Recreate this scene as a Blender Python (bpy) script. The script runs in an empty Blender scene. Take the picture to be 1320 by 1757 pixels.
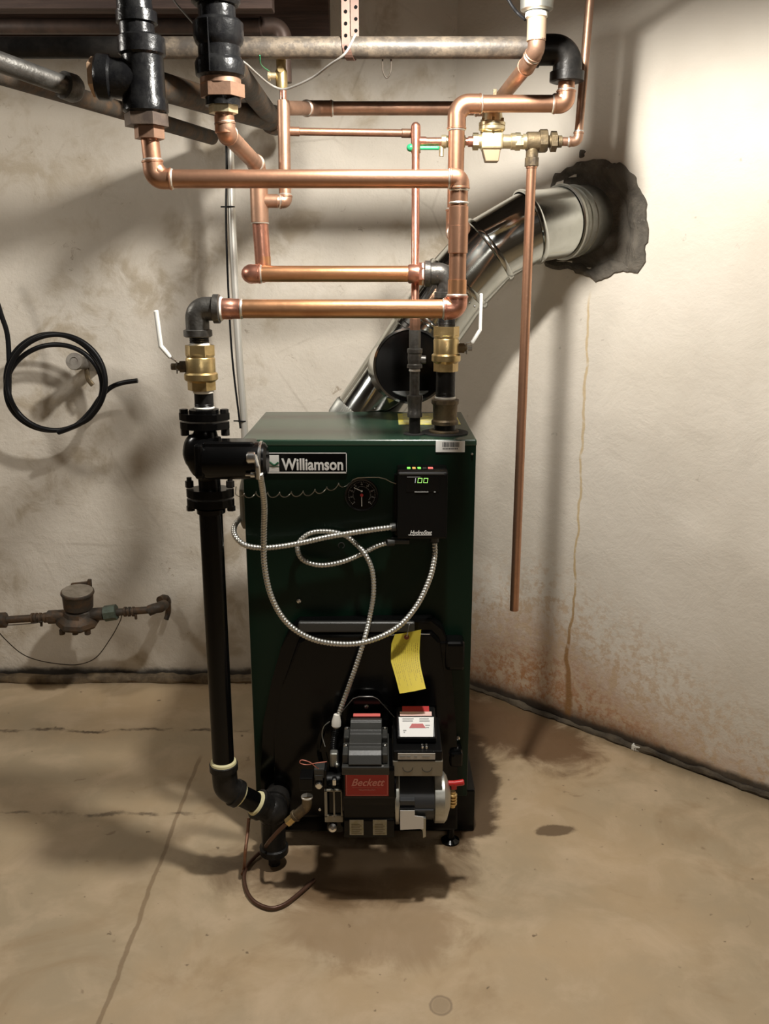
import bpy, bmesh, math, random
from mathutils import Vector, Matrix, noise
random.seed(7)
S = bpy.context.scene
COL = S.collection
V = Vector
PI = math.pi
# ------------------------------------------------------------------ camera
CAMZ, TH, F = 1.315, math.radians(14.8), 1543.0
ct, st = math.cos(TH), math.sin(TH)
def at(px, py, Y):
    """world point seen at photo pixel (px,py) on the plane y=Y"""
    xc, yc = (px-660)/F, (878.5-py)/F
    d = V((xc, yc*st+ct, yc*ct-st))
    k = Y/d.y
    return V((d.x*k, Y, CAMZ+d.z*k))
def zat(py, Y): return at(660, py, Y).z
def xat(px, Y, z): return (px-660)/F*(Y*ct+(CAMZ-z)*st)
def floor_at(px, py, z=0.0):
    xc, yc = (px-660)/F, (878.5-py)/F
    d = V((xc, yc*st+ct, yc*ct-st)); k = (z-CAMZ)/d.z
    return V((d.x*k, d.y*k, z))
CORNER = V((.204, 2.78)); WD = V((.742, -.670)).normalized(); WN = V((-WD.y, WD.x)) # into wall
if WN.y < 0: WN = -WN
def hit_right(px, py):
    xc, yc = (px-660)/F, (878.5-py)/F
    d = V((xc, yc*st+ct, yc*ct-st))
    k = (CORNER.x*WN.x+CORNER.y*WN.y)/(d.x*WN.x+d.y*WN.y)
    p = d*k
    u = (p.x-CORNER.x)*WD.x+(p.y-CORNER.y)*WD.y
    return u, p.z+CAMZ
def rw(u, z, n=0.0):   # point on right wall, n metres into the room
    return V((CORNER.x+WD.x*u-WN.x*n, CORNER.y+WD.y*u-WN.y*n, z))

cam = bpy.data.cameras.new('camera'); co = bpy.data.objects.new('camera', cam); COL.objects.link(co)
co.location = (0, 0, CAMZ); co.rotation_euler = (PI/2-TH, 0, 0)
cam.sensor_fit = 'VERTICAL'; cam.sensor_height = 36; cam.lens = F/1757*36
cam.clip_start = .02
S.camera = co
S.view_settings.view_transform = 'Standard'; S.view_settings.look = 'None'
S.view_settings.gamma = 1; S.view_settings.use_curve_mapping = False

# ------------------------------------------------------------------ materials
class NT:
    def __init__(s, name):
        s.m = bpy.data.materials.new(name); s.m.use_nodes = True
        s.t = s.m.node_tree; s.b = s.t.nodes['Principled BSDF']; s.co = None
    def n(s, typ, **kw):
        x = s.t.nodes.new(typ)
        for k, v in kw.items(): setattr(x, k, v)
        return x
    def set(s, sock, v):
        if hasattr(v, 'links') or isinstance(v, bpy.types.NodeSocket): s.t.links.new(v, sock)
        elif isinstance(v, (tuple, list)) and len(v) == 3 and len(sock.default_value) == 4: sock.default_value = (*v, 1)
        else: sock.default_value = v
    def P(s):
        if not s.co: s.co = s.n('ShaderNodeTexCoord').outputs['Object']
        return s.co
    def math(s, op, a, b=0.0, c=0.0, clamp=False):
        x = s.n('ShaderNodeMath', operation=op, use_clamp=clamp)
        s.set(x.inputs[0], a); s.set(x.inputs[1], b); s.set(x.inputs[2], c); return x.outputs[0]
    def vm(s, op, a, b):
        x = s.n('ShaderNodeVectorMath', operation=op); s.set(x.inputs[0], a); s.set(x.inputs[1], b)
        return x.outputs['Value'] if op in ('DOT_PRODUCT', 'LENGTH') else x.outputs[0]
    def xyz(s):
        if not hasattr(s, '_x'): x = s.n('ShaderNodeSeparateXYZ'); s.set(x.inputs[0], s.P()); s._x = x.outputs
        return s._x
    def noise(s, scale, detail=6, rough=.6, dist=0, vec=None):
        x = s.n('ShaderNodeTexNoise'); s.set(x.inputs['Vector'], vec or s.P())
        x.inputs['Scale'].default_value = scale; x.inputs['Detail'].default_value = detail
        x.inputs['Roughness'].default_value = rough; x.inputs['Distortion'].default_value = dist
        return x.outputs['Fac']
    def vor(s, scale, feature='F1'):
        x = s.n('ShaderNodeTexVoronoi', feature=feature); s.set(x.inputs['Vector'], s.P()); x.inputs['Scale'].default_value = scale
        return x.outputs['Distance']
    def ramp(s, f, lo, hi, a=0.0, b=1.0):
        x = s.n('ShaderNodeMapRange', interpolation_type='SMOOTHSTEP'); s.set(x.inputs[0], f)
        for i, v in zip((1, 2, 3, 4), (lo, hi, a, b)): s.set(x.inputs[i], v)
        return x.outputs[0]
    def mix(s, f, a, b, blend='MIX'):
        x = s.n('ShaderNodeMix', data_type='RGBA', blend_type=blend); s.set(x.inputs[0], f); s.set(x.inputs[6], a); s.set(x.inputs[7], b)
        return x.outputs[2]
    def bump(s, h, strength=.3, dist=.01):
        x = s.n('ShaderNodeBump'); s.set(x.inputs['Height'], h); x.inputs['Strength'].default_value = strength; x.inputs['Distance'].default_value = dist
        s.t.links.new(x.outputs[0], s.b.inputs['Normal'])
    def col(s, v): s.set(s.b.inputs['Base Color'], v)
    def rough(s, v): s.set(s.b.inputs['Roughness'], v)
    def metal(s, v): s.set(s.b.inputs['Metallic'], v)

def simple(name, c, rough=.5, metal=0.0, c2=None, scale=12, lo=.4, hi=.65, bs=0.0, bscale=60, coat=0, emit=None, rough2=None):
    t = NT(name)
    if c2: 
        f = t.ramp(t.noise(scale, 8, .65), lo, hi); t.col(t.mix(f, c, c2))
        if rough2 is not None:
            t.rough(t.ramp(f, 0, 1, rough, rough2))
        else: t.rough(rough)
    else: t.col(c); t.rough(rough)
    t.metal(metal)
    if bs: t.bump(t.noise(bscale, 5, .6), bs, .003)
    if coat: t.b.inputs['Coat Weight'].default_value = coat; t.b.inputs['Coat Roughness'].default_value = .15
    if emit: t.set(t.b.inputs['Emission Color'], emit[0]); t.b.inputs['Emission Strength'].default_value = emit[1]
    return t.m

M = {}
M['copper'] = simple('copper', (.60, .335, .215), .36, .92, (.40, .215, .135), 9, .35, .75, .08, 120, rough2=.46)
M['copper_orange'] = simple('copper_orange', (.74, .40, .21), .31, .92, (.56, .28, .14), 9, .35, .75, .08, 120, rough2=.40)
M['copper_bright'] = simple('copper_bright', (.76, .38, .27), .28, .92, (.54, .24, .17), 26, .45, .62, .12, 120, rough2=.36)
M['copper_aged'] = simple('copper_aged', (.50, .30, .20), .42, .8, (.26, .16, .11), 10, .35, .7, .12, 120, rough2=.5)
M['copper_dark'] = simple('copper_dark', (.34, .18, .115), .42, .75, (.17, .095, .06), 12, .35, .7, .12, 120, rough2=.5)
M['solder'] = simple('solder', (.80, .76, .68), .35, .85)
M['brass'] = simple('brass', (.66, .50, .24), .33, .9, (.42, .30, .13), 20, .4, .75, .15, 90)
M['brass_pale'] = simple('brass_pale', (.80, .70, .46), .36, .85, (.60, .48, .28), 20, .4, .75, .15, 90)
M['bronze'] = simple('bronze', (.20, .15, .085), .5, .6, (.09, .07, .05), 30, .4, .65, .4, 90)
M['black_paint'] = simple('black_paint', (.003, .003, .003), .22, 0, None, bs=.10, bscale=50, coat=.3)
M['black_iron'] = simple('black_iron', (.012, .0115, .011), .34, .1, (.024, .022, .02), 20, bs=.25, bscale=90)
M['tar_iron'] = simple('tar_iron', (.005, .005, .0055), .26, 0, (.010, .010, .010), 40, bs=.5, bscale=45, coat=.2)
M['grey_iron'] = simple('grey_iron', (.13, .125, .115), .42, .75, (.075, .07, .062), 30, bs=.35, bscale=110)
M['rust_iron'] = simple('rust_iron', (.055, .045, .035), .6, .3, (.11, .065, .035), 25, bs=.6, bscale=60)
M['galv'] = simple('galvanised_steel', (.60, .62, .60), .10, 1, (.48, .50, .47), 7, .35, .7, .03, 30, rough2=.18)
M['conduit'] = simple('conduit_steel', (.80, .78, .72), .42, .7)
M['dull_brown'] = simple('dull_brown_copper', (.085, .055, .042), .5, .3, (.05, .035, .028), 14)
M['galv_dull'] = simple('galvanised_dull', (.50, .50, .46), .4, .9, (.36, .36, .32), 14, .4, .65, .08, 60)
M['steel'] = simple('steel', (.72, .72, .70), .25, 1)
M['tape'] = simple('white_tape', (.85, .82, .74), .6)
M['dope'] = simple('cream_sealant', (.78, .72, .42), .55)
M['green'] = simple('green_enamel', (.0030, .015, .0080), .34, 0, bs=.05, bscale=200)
M['green_top'] = simple('green_enamel_sheen', (.018, .045, .028), .24, 0, bs=.04, bscale=200)  # same enamel, base lightened and greyed for the wall's reflection
M['gloss_black'] = simple('gloss_black', (.0025, .0025, .0025), .16, 0)
M['plastic_black'] = simple('plastic_black', (.004, .004, .004), .35, 0)
M['plastic_grey'] = simple('plastic_grey', (.036, .036, .033), .42, 0, bs=.1, bscale=200)
M['plate_grey'] = simple('plate_grey', (.28, .26, .21), .5, .4)
M['white'] = simple('white_enamel', (.85, .85, .80), .35)
M['label_white'] = simple('label_white', (.80, .79, .76), .5)
M['label_beige'] = simple('label_beige', (.36, .33, .25), .5, 0, (.28, .25, .14), 80)
M['ink'] = simple('ink', (.02, .02, .02), .6)
M['ink_grey'] = simple('ink_grey', (.35, .35, .34), .6)
M['red_label'] = simple('red_label', (.42, .018, .014), .4)
M['red_ink'] = simple('red_ink', (.45, .03, .03), .5)
M['red_light'] = simple('red_label_text', (.75, .30, .26), .5)
M['red_plastic'] = simple('red_plastic', (.55, .02, .02), .35)
M['green_plastic'] = simple('green_plastic', (.02, .30, .12), .35)
M['yellow_tag'] = simple('yellow_card', (.92, .78, .10), .6)
M['yellow_ink'] = simple('yellow_tag_ink', (.42, .30, .03), .6)
M['yellow_sticker'] = simple('yellow_sticker', (.75, .65, .10), .5, 0, (.55, .52, .22), 60)
M['led_green'] = simple('led_green', (.02, .1, .02), .4, emit=((.25, 1, .12), 1.3))
M['led_white'] = simple('led_white', (.1, .1, .1), .4, emit=((.8, .8, .85), .5))
M['led_lime'] = simple('led_lime', (.1, .1, .02), .4, emit=((.45, 1, .22), .9))
M['led_amber'] = simple('led_amber', (.1, .1, .02), .4, emit=((1, .55, .15), .8))
M['led_red'] = simple('led_red', (.1, .02, .02), .4, emit=((1, .22, .18), .9))
M['screen'] = simple('display_window', (.004, .004, .004), .15)
M['cord'] = simple('black_rubber', (.008, .008, .009), .38)
M['grey_cable'] = simple('grey_cable', (.22, .21, .19), .5)
M['green_wire'] = simple('green_wire', (.02, .20, .08), .4)
M['wire'] = simple('thin_wire', (.35, .33, .27), .35, .8)
M['dark_wire'] = simple('dark_wire', (.04, .03, .02), .5)
M['meter_lid'] = simple('meter_lid', (.30, .26, .21), .55, .3, (.2, .17, .13), 30)
M['verdigris'] = simple('verdigris', (.10, .13, .10), .6, .2, (.07, .08, .06), 40, bs=.3)
M['cast_grey'] = simple('cast_grey', (.24, .22, .19), .6, .1, (.16, .14, .12), 30, bs=.3)
M['debris'] = simple('plaster_chip', (.75, .72, .64), .7)
M['pipe_dusty'] = None

def m_mainpipe():
    t = NT('dusty_black_pipe')
    x = t.xyz()
    n = t.noise(18, 8, .7)
    d = t.ramp(n, .35, .62)
    c = t.mix(d, (.055, .045, .036), (.15, .12, .088)); c = t.mix(t.ramp(t.noise(60, 5, .7), .45, .6, 0, .6), c, (.05, .043, .036))
    t.col(c); t.rough(.5); t.metal(.15)
    t.bump(t.noise(90), .3, .003)
    return t.m
M['pipe_dusty'] = m_mainpipe()
for k in ('black_paint', 'tar_iron', 'black_iron', 'green', 'gloss_black', 'plastic_black', 'cord', 'green_top'):
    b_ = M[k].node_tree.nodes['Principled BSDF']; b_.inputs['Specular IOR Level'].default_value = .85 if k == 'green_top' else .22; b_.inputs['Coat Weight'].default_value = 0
M['cellar_wall'] = simple('cellar_wall', (.16, .13, .10), .85, 0, (.10, .08, .06), 3)

def m_wall(name, right):
    t = NT(name); x = t.xyz()
    big = t.noise(2.2, 4, .6); mid = t.noise(9, 8, .65, .4); fine = t.noise(70, 6, .7)
    c = t.mix(t.ramp(big, .3, .7), (.76, .70, .61), (.66, .60, .51))
    if not right:
        g = t.math('MULTIPLY', t.ramp(t.noise(3.1, 5, .6, .6), .44, .62), t.ramp(mid, .42, .62))
        c = t.mix(t.math('MULTIPLY', g, .75), c, (.44, .36, .25))
        sp = t.ramp(t.noise(28, 8, .75, 1.2), .60, .70)
        c = t.mix(t.math('MULTIPLY', t.math('MULTIPLY', sp, t.ramp(big, .45, .6)), .7), c, (.27, .20, .13))
        # dark blotch band across the top left
        b1 = t.ramp(t.math('ADD', x[2], t.math('MULTIPLY', mid, -.35)), 1.12, 1.30)
        b2 = t.ramp(x[0], -.75, -.45, 1.0, 0.0)
        c = t.mix(t.math('MULTIPLY', t.math('MULTIPLY', b1, b2), .35), c, (.42, .36, .28))
        # hair cracks
        cr = t.ramp(t.vor(2.3, 'DISTANCE_TO_EDGE'), 0.0, .012, 1.0, 0.0)
        c = t.mix(t.math('MULTIPLY', t.math('MULTIPLY', cr, t.ramp(t.noise(1.7), .5, .6)), .22), c, (.22, .16, .1))
    else:
        pits = t.ramp(t.noise(22, 4, .6), .70, .76)
        c = t.mix(t.math('MULTIPLY', pits, .55), c, (.36, .31, .25))
        u = t.vm('DOT_PRODUCT', t.P(), (WD.x, WD.y, 0.0)); u0 = CORNER.x*WD.x+CORNER.y*WD.y
        # rust bloom along the foot of the wall
        uu = t.math('SUBTRACT', u, u0+.34)
        q = t.math('ADD', t.math('ABSOLUTE', t.math('MULTIPLY', uu, .42)), t.math('MULTIPLY', mid, .30))
        h = t.math('ADD', x[2], t.math('ADD', q, t.math('MULTIPLY', fine, .12)))
        f = t.ramp(h, .34, .66, 1.0, 0.0)
        c = t.mix(t.math('MULTIPLY', f, t.ramp(fine, .36, .6, .6, 1)), c, (.44, .21, .085))
        f2 = t.ramp(h, .50, .82, 1.0, 0.0)
        c = t.mix(t.math('MULTIPLY', f2, t.ramp(t.noise(45, 6, .7), .45, .6)), c, (.58, .43, .29))
        f3 = t.math('MULTIPLY', t.ramp(x[2], .02, .09, 1.0, 0.0), t.ramp(uu, .35, .55, 1.0, 0.0)); c = t.mix(t.math('MULTIPLY', f3, .75), c, (.13, .08, .05))
        # yellow drip below the flue
        ud, _ = hit_right(1002, 700); 
        wob = t.noise(7, 3, .5)
        dd = t.math('ABSOLUTE', t.math('ADD', t.math('SUBTRACT', u, u0+ud), t.math('MULTIPLY', t.math('SUBTRACT', wob, .5), .05)))
        wid = t.ramp(x[2], .05, .35, .012, .0040)
        line = t.math('MULTIPLY', t.ramp(t.math('DIVIDE', dd, wid), .5, 1.3, 1.0, 0.0), t.ramp(x[2], 1.28, 1.22))
        line = t.math('MULTIPLY', line, t.ramp(t.noise(30), .25, .45))
        c = t.mix(t.math('MULTIPLY', line, t.ramp(x[2], .1, 1.0, .95, .7)), c, t.mix(t.ramp(x[2], .15, .6), (.30, .15, .05), (.58, .42, .20)))
    # dark line right at the foot
    ft = t.ramp(t.math('ADD', x[2], t.math('MULTIPLY', mid, -.05)), .0, .022, 1.0, 0.0)
    c = t.mix(t.math('MULTIPLY', ft, .9), c, (.05, .04, .03))
    t.col(c); t.rough(.8)
    hgt = t.math('ADD', t.math('MULTIPLY', mid, 1.0), t.math('MULTIPLY', fine, .25))
    t.bump(hgt, .35 if right else .55, .012)
    return t.m
M['plaster'] = m_wall('wall_plaster', False)
M['plaster_right'] = m_wall('wall_plaster_right', True)

def m_floor():
    t = NT('concrete_floor'); x = t.xyz()
    big = t.noise(1.6, 5, .6, .3); mid = t.noise(7, 8, .65, .5); fine = t.noise(60, 6, .7)
    c = t.mix(t.ramp(big, .35, .65), (.50, .365, .22), (.42, .33, .215))
    c = t.mix(t.ramp(mid, .42, .7, 0, .6), c, (.60, .46, .31))
    c = t.mix(t.ramp(t.noise(4.1, 6, .6, .8), .52, .72, 0, .55), c, (.33, .225, .12))
    sp = t.ramp(t.noise(34, 3, .5), .71, .755)
    c = t.mix(t.math('MULTIPLY', sp, .75), c, (.12, .08, .045))
    def ell(cx, cy, rx, ry, amp=.5, soft=.35, rot=0.0):
        a = t.math('SUBTRACT', x[0], cx); b = t.math('SUBTRACT', x[1], cy)
        cr, sr = math.cos(rot), math.sin(rot)
        p = t.math('ADD', t.math('MULTIPLY', a, cr/rx), t.math('MULTIPLY', b, sr/rx))
        q = t.math('ADD', t.math('MULTIPLY', a, -sr/ry), t.math('MULTIPLY', b, cr/ry))
        d = t.math('SQRT', t.math('ADD', t.math('MULTIPLY', p, p), t.math('MULTIPLY', q, q)))
        d = t.math('ADD', d, t.math('MULTIPLY', t.math('SUBTRACT', mid, .5), amp*2))
        return d, t.ramp(d, 1-soft, 1.0, 1.0, 0.0)
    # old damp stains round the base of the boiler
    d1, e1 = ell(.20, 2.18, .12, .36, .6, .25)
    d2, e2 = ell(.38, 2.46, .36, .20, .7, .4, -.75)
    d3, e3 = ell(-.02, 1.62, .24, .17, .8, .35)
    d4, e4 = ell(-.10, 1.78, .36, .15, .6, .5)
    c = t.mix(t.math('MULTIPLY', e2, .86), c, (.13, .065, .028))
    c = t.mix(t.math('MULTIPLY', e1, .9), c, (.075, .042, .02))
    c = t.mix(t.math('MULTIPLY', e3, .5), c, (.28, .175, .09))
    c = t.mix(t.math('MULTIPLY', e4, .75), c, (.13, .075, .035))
    _ring = t.math('MULTIPLY', t.ramp(t.math('ABSOLUTE', t.math('SUBTRACT', d3, 1.0)), .0, .05, 1.0, 0.0), t.ramp(x[0], -.02, .0))
    # rust spots by the right wall
    _, e5 = ell(.42, 1.93, .05, .025, 1.2, .4); c = t.mix(t.math('MULTIPLY', e5, .8), c, (.10, .06, .03))
    d6, e6 = ell(.105, 1.385, .020, .022, .5, .3); c = t.mix(t.math('MULTIPLY', e6, .45), c, (.22, .16, .10))
    c = t.mix(t.math('MULTIPLY', t.ramp(t.math('ABSOLUTE', t.math('SUBTRACT', d6, 1.0)), .0, .22, 1.0, 0.0), .6), c, (.16, .11, .07))
    sp2 = t.ramp(t.noise(15, 3, .55, 1.0), .69, .74); c = t.mix(t.math('MULTIPLY', sp2, .5), c, (.20, .13, .075))
    # control joint and cracks
    wob = t.math('MULTIPLY', t.math('SUBTRACT', t.noise(9, 5, .6), .5), .02)
    j = t.ramp(t.math('ABSOLUTE', t.math('ADD', t.math('ADD', x[0], .520), wob)), .003, .0065, 1.0, 0.0)
    j = t.math('MULTIPLY', j, t.ramp(x[1], 2.25, 2.3, 1.0, 0.0))
    c = t.mix(t.math('MULTIPLY', j, .6), c, (.19, .12, .06))
    def hcrack(Y, w, xa, k):
        wv = t.math('MULTIPLY', t.math('SUBTRACT', t.noise(5, 7, .65), .5), w)
        f = t.ramp(t.math('ABSOLUTE', t.math('ADD', t.math('SUBTRACT', x[1], Y), wv)), .002, .011, 1.0, 0.0)
        f = t.math('MULTIPLY', f, t.ramp(x[0], xa, xa+.1, 1.0, 0.0)); return t.math('MULTIPLY', f, t.math('MULTIPLY', k, t.ramp(t.noise(12), .38, .6)))
    c = t.mix(hcrack(2.43, .10, -.33, .9), c, (.07, .045, .025))
    c = t.mix(hcrack(2.0, .12, -.50, .8), c, (.09, .06, .035))
    # darker along the walls
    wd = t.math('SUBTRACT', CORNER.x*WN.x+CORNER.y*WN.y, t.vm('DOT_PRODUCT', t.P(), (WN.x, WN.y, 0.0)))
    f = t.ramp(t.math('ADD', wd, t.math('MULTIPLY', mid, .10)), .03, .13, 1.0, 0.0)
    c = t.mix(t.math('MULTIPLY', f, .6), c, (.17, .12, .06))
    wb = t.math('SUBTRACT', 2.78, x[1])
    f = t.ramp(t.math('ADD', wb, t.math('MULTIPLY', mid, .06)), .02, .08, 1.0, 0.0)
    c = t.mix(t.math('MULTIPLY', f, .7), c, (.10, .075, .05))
    t.col(c)
    wet = t.math('MAXIMUM', e1, t.math('MULTIPLY', e4, .6))
    t.rough(t.math('SUBTRACT', t.ramp(mid, .3, .7, .48, .66), t.math('MULTIPLY', wet, .12)))
    hg = t.math('SUBTRACT', t.math('ADD', mid, t.math('MULTIPLY', fine, .3)), t.math('MULTIPLY', j, .5))
    t.bump(hg, .22, .010)
    return t.m
M['floor'] = m_floor()

def m_wood(name, a, b):
    t = NT(name)
    mp = t.n('ShaderNodeMapping'); mp.inputs['Scale'].default_value = (1.2, 22, 22); t.set(mp.inputs[0], t.P())
    n = t.noise(3, 8, .7, .5, mp.outputs[0]); t.col(t.mix(t.ramp(n, .3, .7), a, b)); t.rough(.75); t.bump(n, .4, .01)
    return t.m
M['joist'] = m_wood('joist_wood', (.11, .068, .052), (.055, .034, .028))
M['boards'] = m_wood('ceiling_boards', (.035, .025, .02), (.018, .014, .012))
def m_mortar():
    t = NT('dark_mortar'); a = t.noise(11, 8, .65, .6); b = t.noise(50, 6, .7)
    c = t.mix(t.ramp(a, .3, .68), (.060, .052, .042), (.155, .135, .108)); c = t.mix(t.ramp(b, .62, .72, 0, .5), c, (.30, .27, .22))
    t.col(c); t.rough(.85); t.bump(t.math('ADD', a, t.math('MULTIPLY', b, .4)), .6, .02)
    return t.m
M['mortar'] = m_mortar()
M['hole'] = simple('hole_black', (.012, .011, .010), .8)  # near-black for the deep flue recess and the pipe openings

# ------------------------------------------------------------------ mesh builder
LOC = {}
def ortho(d):
    d = d.normalized(); a = V((0, 0, 1)) if abs(d.z) < .9 else V((1, 0, 0))
    x = d.cross(a).normalized(); return x, d.cross(x).normalized()
def fillet(pts, R, n=8):
    pts = [V(p) for p in pts]
    if len(pts) < 3 or R <= 0: return pts
    out = [pts[0]]
    for i in range(1, len(pts)-1):
        p, a, b = pts[i], pts[i-1]-pts[i], pts[i+1]-pts[i]
        la, lb = a.length, b.length; a = a/la; b = b/lb
        ang = a.angle(b)
        if ang > PI-.02: out.append(p); continue
        tl = min(R/math.tan(ang/2), la*.499, lb*.499)
        r = tl*math.tan(ang/2)
        c = p+(a+b).normalized()*(r/math.sin(ang/2))
        s, e = p+a*tl-c, p+b*tl-c
        tot = s.angle(e); ax = s.cross(e).normalized()
        for k in range(n+1): out.append(c+Matrix.Rotation(tot*k/n, 3, ax) @ s)
    out.append(pts[-1]); return out
def smooth(pts, n=10):
    """Catmull-Rom"""
    P = [V(p) for p in pts]; P = [2*P[0]-P[1]]+P+[2*P[-1]-P[-2]]; o = []
    for i in range(1, len(P)-2):
        a, b, c, d = P[i-1:i+3]
        for k in range(n):
            t = k/n; o.append(.5*((2*b)+(c-a)*t+(2*a-5*b+4*c-d)*t*t+(3*b-a-3*c+d)*t**3))
    o.append(P[-2]); return o
class MB:
    def __init__(s): s.bm = bmesh.new()
    def _loft(s, rings, mi, caps=True, closed=False):
        rv = [[s.bm.verts.new(p) for p in r] for r in rings]
        n = len(rings[0]); fs = []
        rng = range(len(rv)) if closed else range(len(rv)-1)
        for i in rng:
            A, B = rv[i], rv[(i+1) % len(rv)]
            for k in range(n):
                fs.append(s.bm.faces.new((A[k], A[(k+1) % n], B[(k+1) % n], B[k])))
        for f in fs: f.smooth = True
        if caps and not closed:
            for r in (rv[0], rv[-1]):
                try: fs.append(s.bm.faces.new(r))
                except ValueError: pass
        for f in fs: f.material_index = mi
        return fs
    def sweep(s, pts, r, seg=16, mi=0, caps=True, sx=1.0):
        pts = [V(p) for p in pts]
        q = [pts[0]]
        for p in pts[1:]:
            if (p-q[-1]).length > 1e-6: q.append(p)
        pts = q; rs = r if isinstance(r, (list, tuple)) else [r]*len(pts)
        x, y = ortho(pts[1]-pts[0]); pt = (pts[1]-pts[0]).normalized(); rings = []
        for i, p in enumerate(pts):
            d = (pts[min(i+1, len(pts)-1)]-pts[max(i-1, 0)]).normalized()
            q = pt.rotation_difference(d); x = q @ x; x = (x-d*x.dot(d)).normalized(); y = d.cross(x); pt = d
            rings.append([p+(x*math.cos(2*PI*k/seg)*sx+y*math.sin(2*PI*k/seg))*rs[i] for k in range(seg)])
        return s._loft(rings, mi, caps)
    def tube(s, pts, r, R=0, seg=20, mi=0, n=8): return s.sweep(fillet(pts, R, n), r, seg, mi)
    def lathe(s, prof, o, ax=(0, 0, 1), seg=28, mi=0, flat=False):
        """prof: list of (radius, height); sharp steps made by doubled points"""
        o = V(o); ax = V(ax).normalized(); x, y = ortho(ax)
        rings = [[o+ax*h+(x*math.cos(2*PI*(k+.5)/seg)+y*math.sin(2*PI*(k+.5)/seg))*max(r, 1e-5) for k in range(seg)] for r, h in prof]
        fs = s._loft(rings, mi, True)
        if flat:
            for f in fs: f.smooth = False
        return fs
    def cyl(s, a, b, r, seg=24, mi=0, bev=.0, flat=False, r2=None):
        a, b = V(a), V(b); L = (b-a).length; r2 = r if r2 is None else r2
        pr = [(r, 0), (r2, L)] if not bev else [(r-bev, 0), (r, bev), (r2, L-bev), (r2-bev, L)]
        return s.lathe(pr, a, b-a, seg, mi, flat)
    def hexa(s, a, b, r, mi=0): return s.cyl(a, b, r, 6, mi, 0, True)
    def sphere(s, c, r, mi=0, seg=16, sc=(1, 1, 1)):
        d = bmesh.ops.create_uvsphere(s.bm, u_segments=seg, v_segments=max(6, seg//2), radius=r, matrix=Matrix.Translation(V(c)) @ Matrix.Diagonal((*sc, 1)))
        for v in d['verts']:
            for f in v.link_faces: f.smooth = True; f.material_index = mi
    def box(s, lo, hi, bev=0.0, mi=0, rot=None, seg=2):
        lo, hi = V(lo), V(hi); c = (lo+hi)/2; sz = hi-lo
        b2 = bmesh.new()
        bmesh.ops.create_cube(b2, size=1, matrix=Matrix.Diagonal((*sz, 1)))
        if bev: bmesh.ops.bevel(b2, geom=b2.edges[:], offset=min(bev, min(sz)*.45), segments=seg, profile=.6, affect='EDGES')
        m = Matrix.Translation(c) @ (rot.to_4x4() if rot else Matrix.Identity(4))
        s._merge(b2, m, mi)
    def _merge(s, b2, m, mi):
        mp = {v: s.bm.verts.new(m @ v.co) for v in b2.verts}
        for f in b2.faces:
            g = s.bm.faces.new([mp[v] for v in f.verts]); g.material_index = mi; g.smooth = f.smooth
        b2.free()
    def prism(s, poly, d, mi=0, bev=0.0):
        """poly: list of 3-D points in a plane; extruded by vector d"""
        d = V(d); b2 = bmesh.new()
        A = [b2.verts.new(V(p)) for p in poly]; B = [b2.verts.new(V(p)+d) for p in poly]; n = len(A)
        b2.faces.new(A); b2.faces.new(B[::-1])
        for i in range(n): b2.faces.new((A[i], B[i], B[(i+1) % n], A[(i+1) % n]))
        if bev: bmesh.ops.bevel(b2, geom=b2.edges[:], offset=bev, segments=2, profile=.6, affect='EDGES')
        s._merge(b2, Matrix.Identity(4), mi)
    def jitter(s, amp, sc):
        for v in s.bm.verts:
            n = noise.noise_vector(v.co*sc); v.co += n*amp
    def build(s, name, mats, parent=None, **tags):
        bmesh.ops.recalc_face_normals(s.bm, faces=s.bm.faces)
        for e in s.bm.edges:
            if len(e.link_faces) == 2 and e.calc_face_angle(0) > .62: e.smooth = False
        if tags.pop('split', False):
            left = set(s.bm.faces); o = None
            while left:
                st_ = [left.pop()]; isl = set(st_)
                while st_:
                    for e in st_.pop().edges:
                        for g in e.link_faces:
                            if g in left: left.discard(g); isl.add(g); st_.append(g)
                q = MB(); mp = {}
                for f in isl:
                    for v in f.verts:
                        if v not in mp: mp[v] = q.bm.verts.new(v.co)
                    h = q.bm.faces.new([mp[v] for v in f.verts]); h.smooth = f.smooth; h.material_index = f.material_index
                o = q.build(name, mats, parent, **tags)
            s.bm.free(); return o
        if not isinstance(mats, (list, tuple)): mats = [mats]
        if parent is not None: base = LOC[parent.name]
        elif tags.get('kind'): base = V((0, 0, 0))
        else:
            vs = [v.co for v in s.bm.verts]
            base = V(((min(v.x for v in vs)+max(v.x for v in vs))/2, (min(v.y for v in vs)+max(v.y for v in vs))/2, min(v.z for v in vs)))
        for v in s.bm.verts: v.co -= base
        me = bpy.data.meshes.new(name); s.bm.to_mesh(me); s.bm.free()
        for m in mats: me.materials.append(M[m] if isinstance(m, str) else m)
        o = bpy.data.objects.new(name, me); COL.objects.link(o)
        if parent is not None: o.parent = parent
        else: o.location = base
        LOC[o.name] = base
        for k, v in tags.items():
            if v: o[k] = v
        return o
def empty(name, loc, label, category, group=None):
    o = bpy.data.objects.new(name, None); COL.objects.link(o); o.location = loc; o.empty_display_size = .05
    LOC[o.name] = V(loc); o['label'] = label; o['category'] = category
    if group: o['group'] = group
    return o
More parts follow.
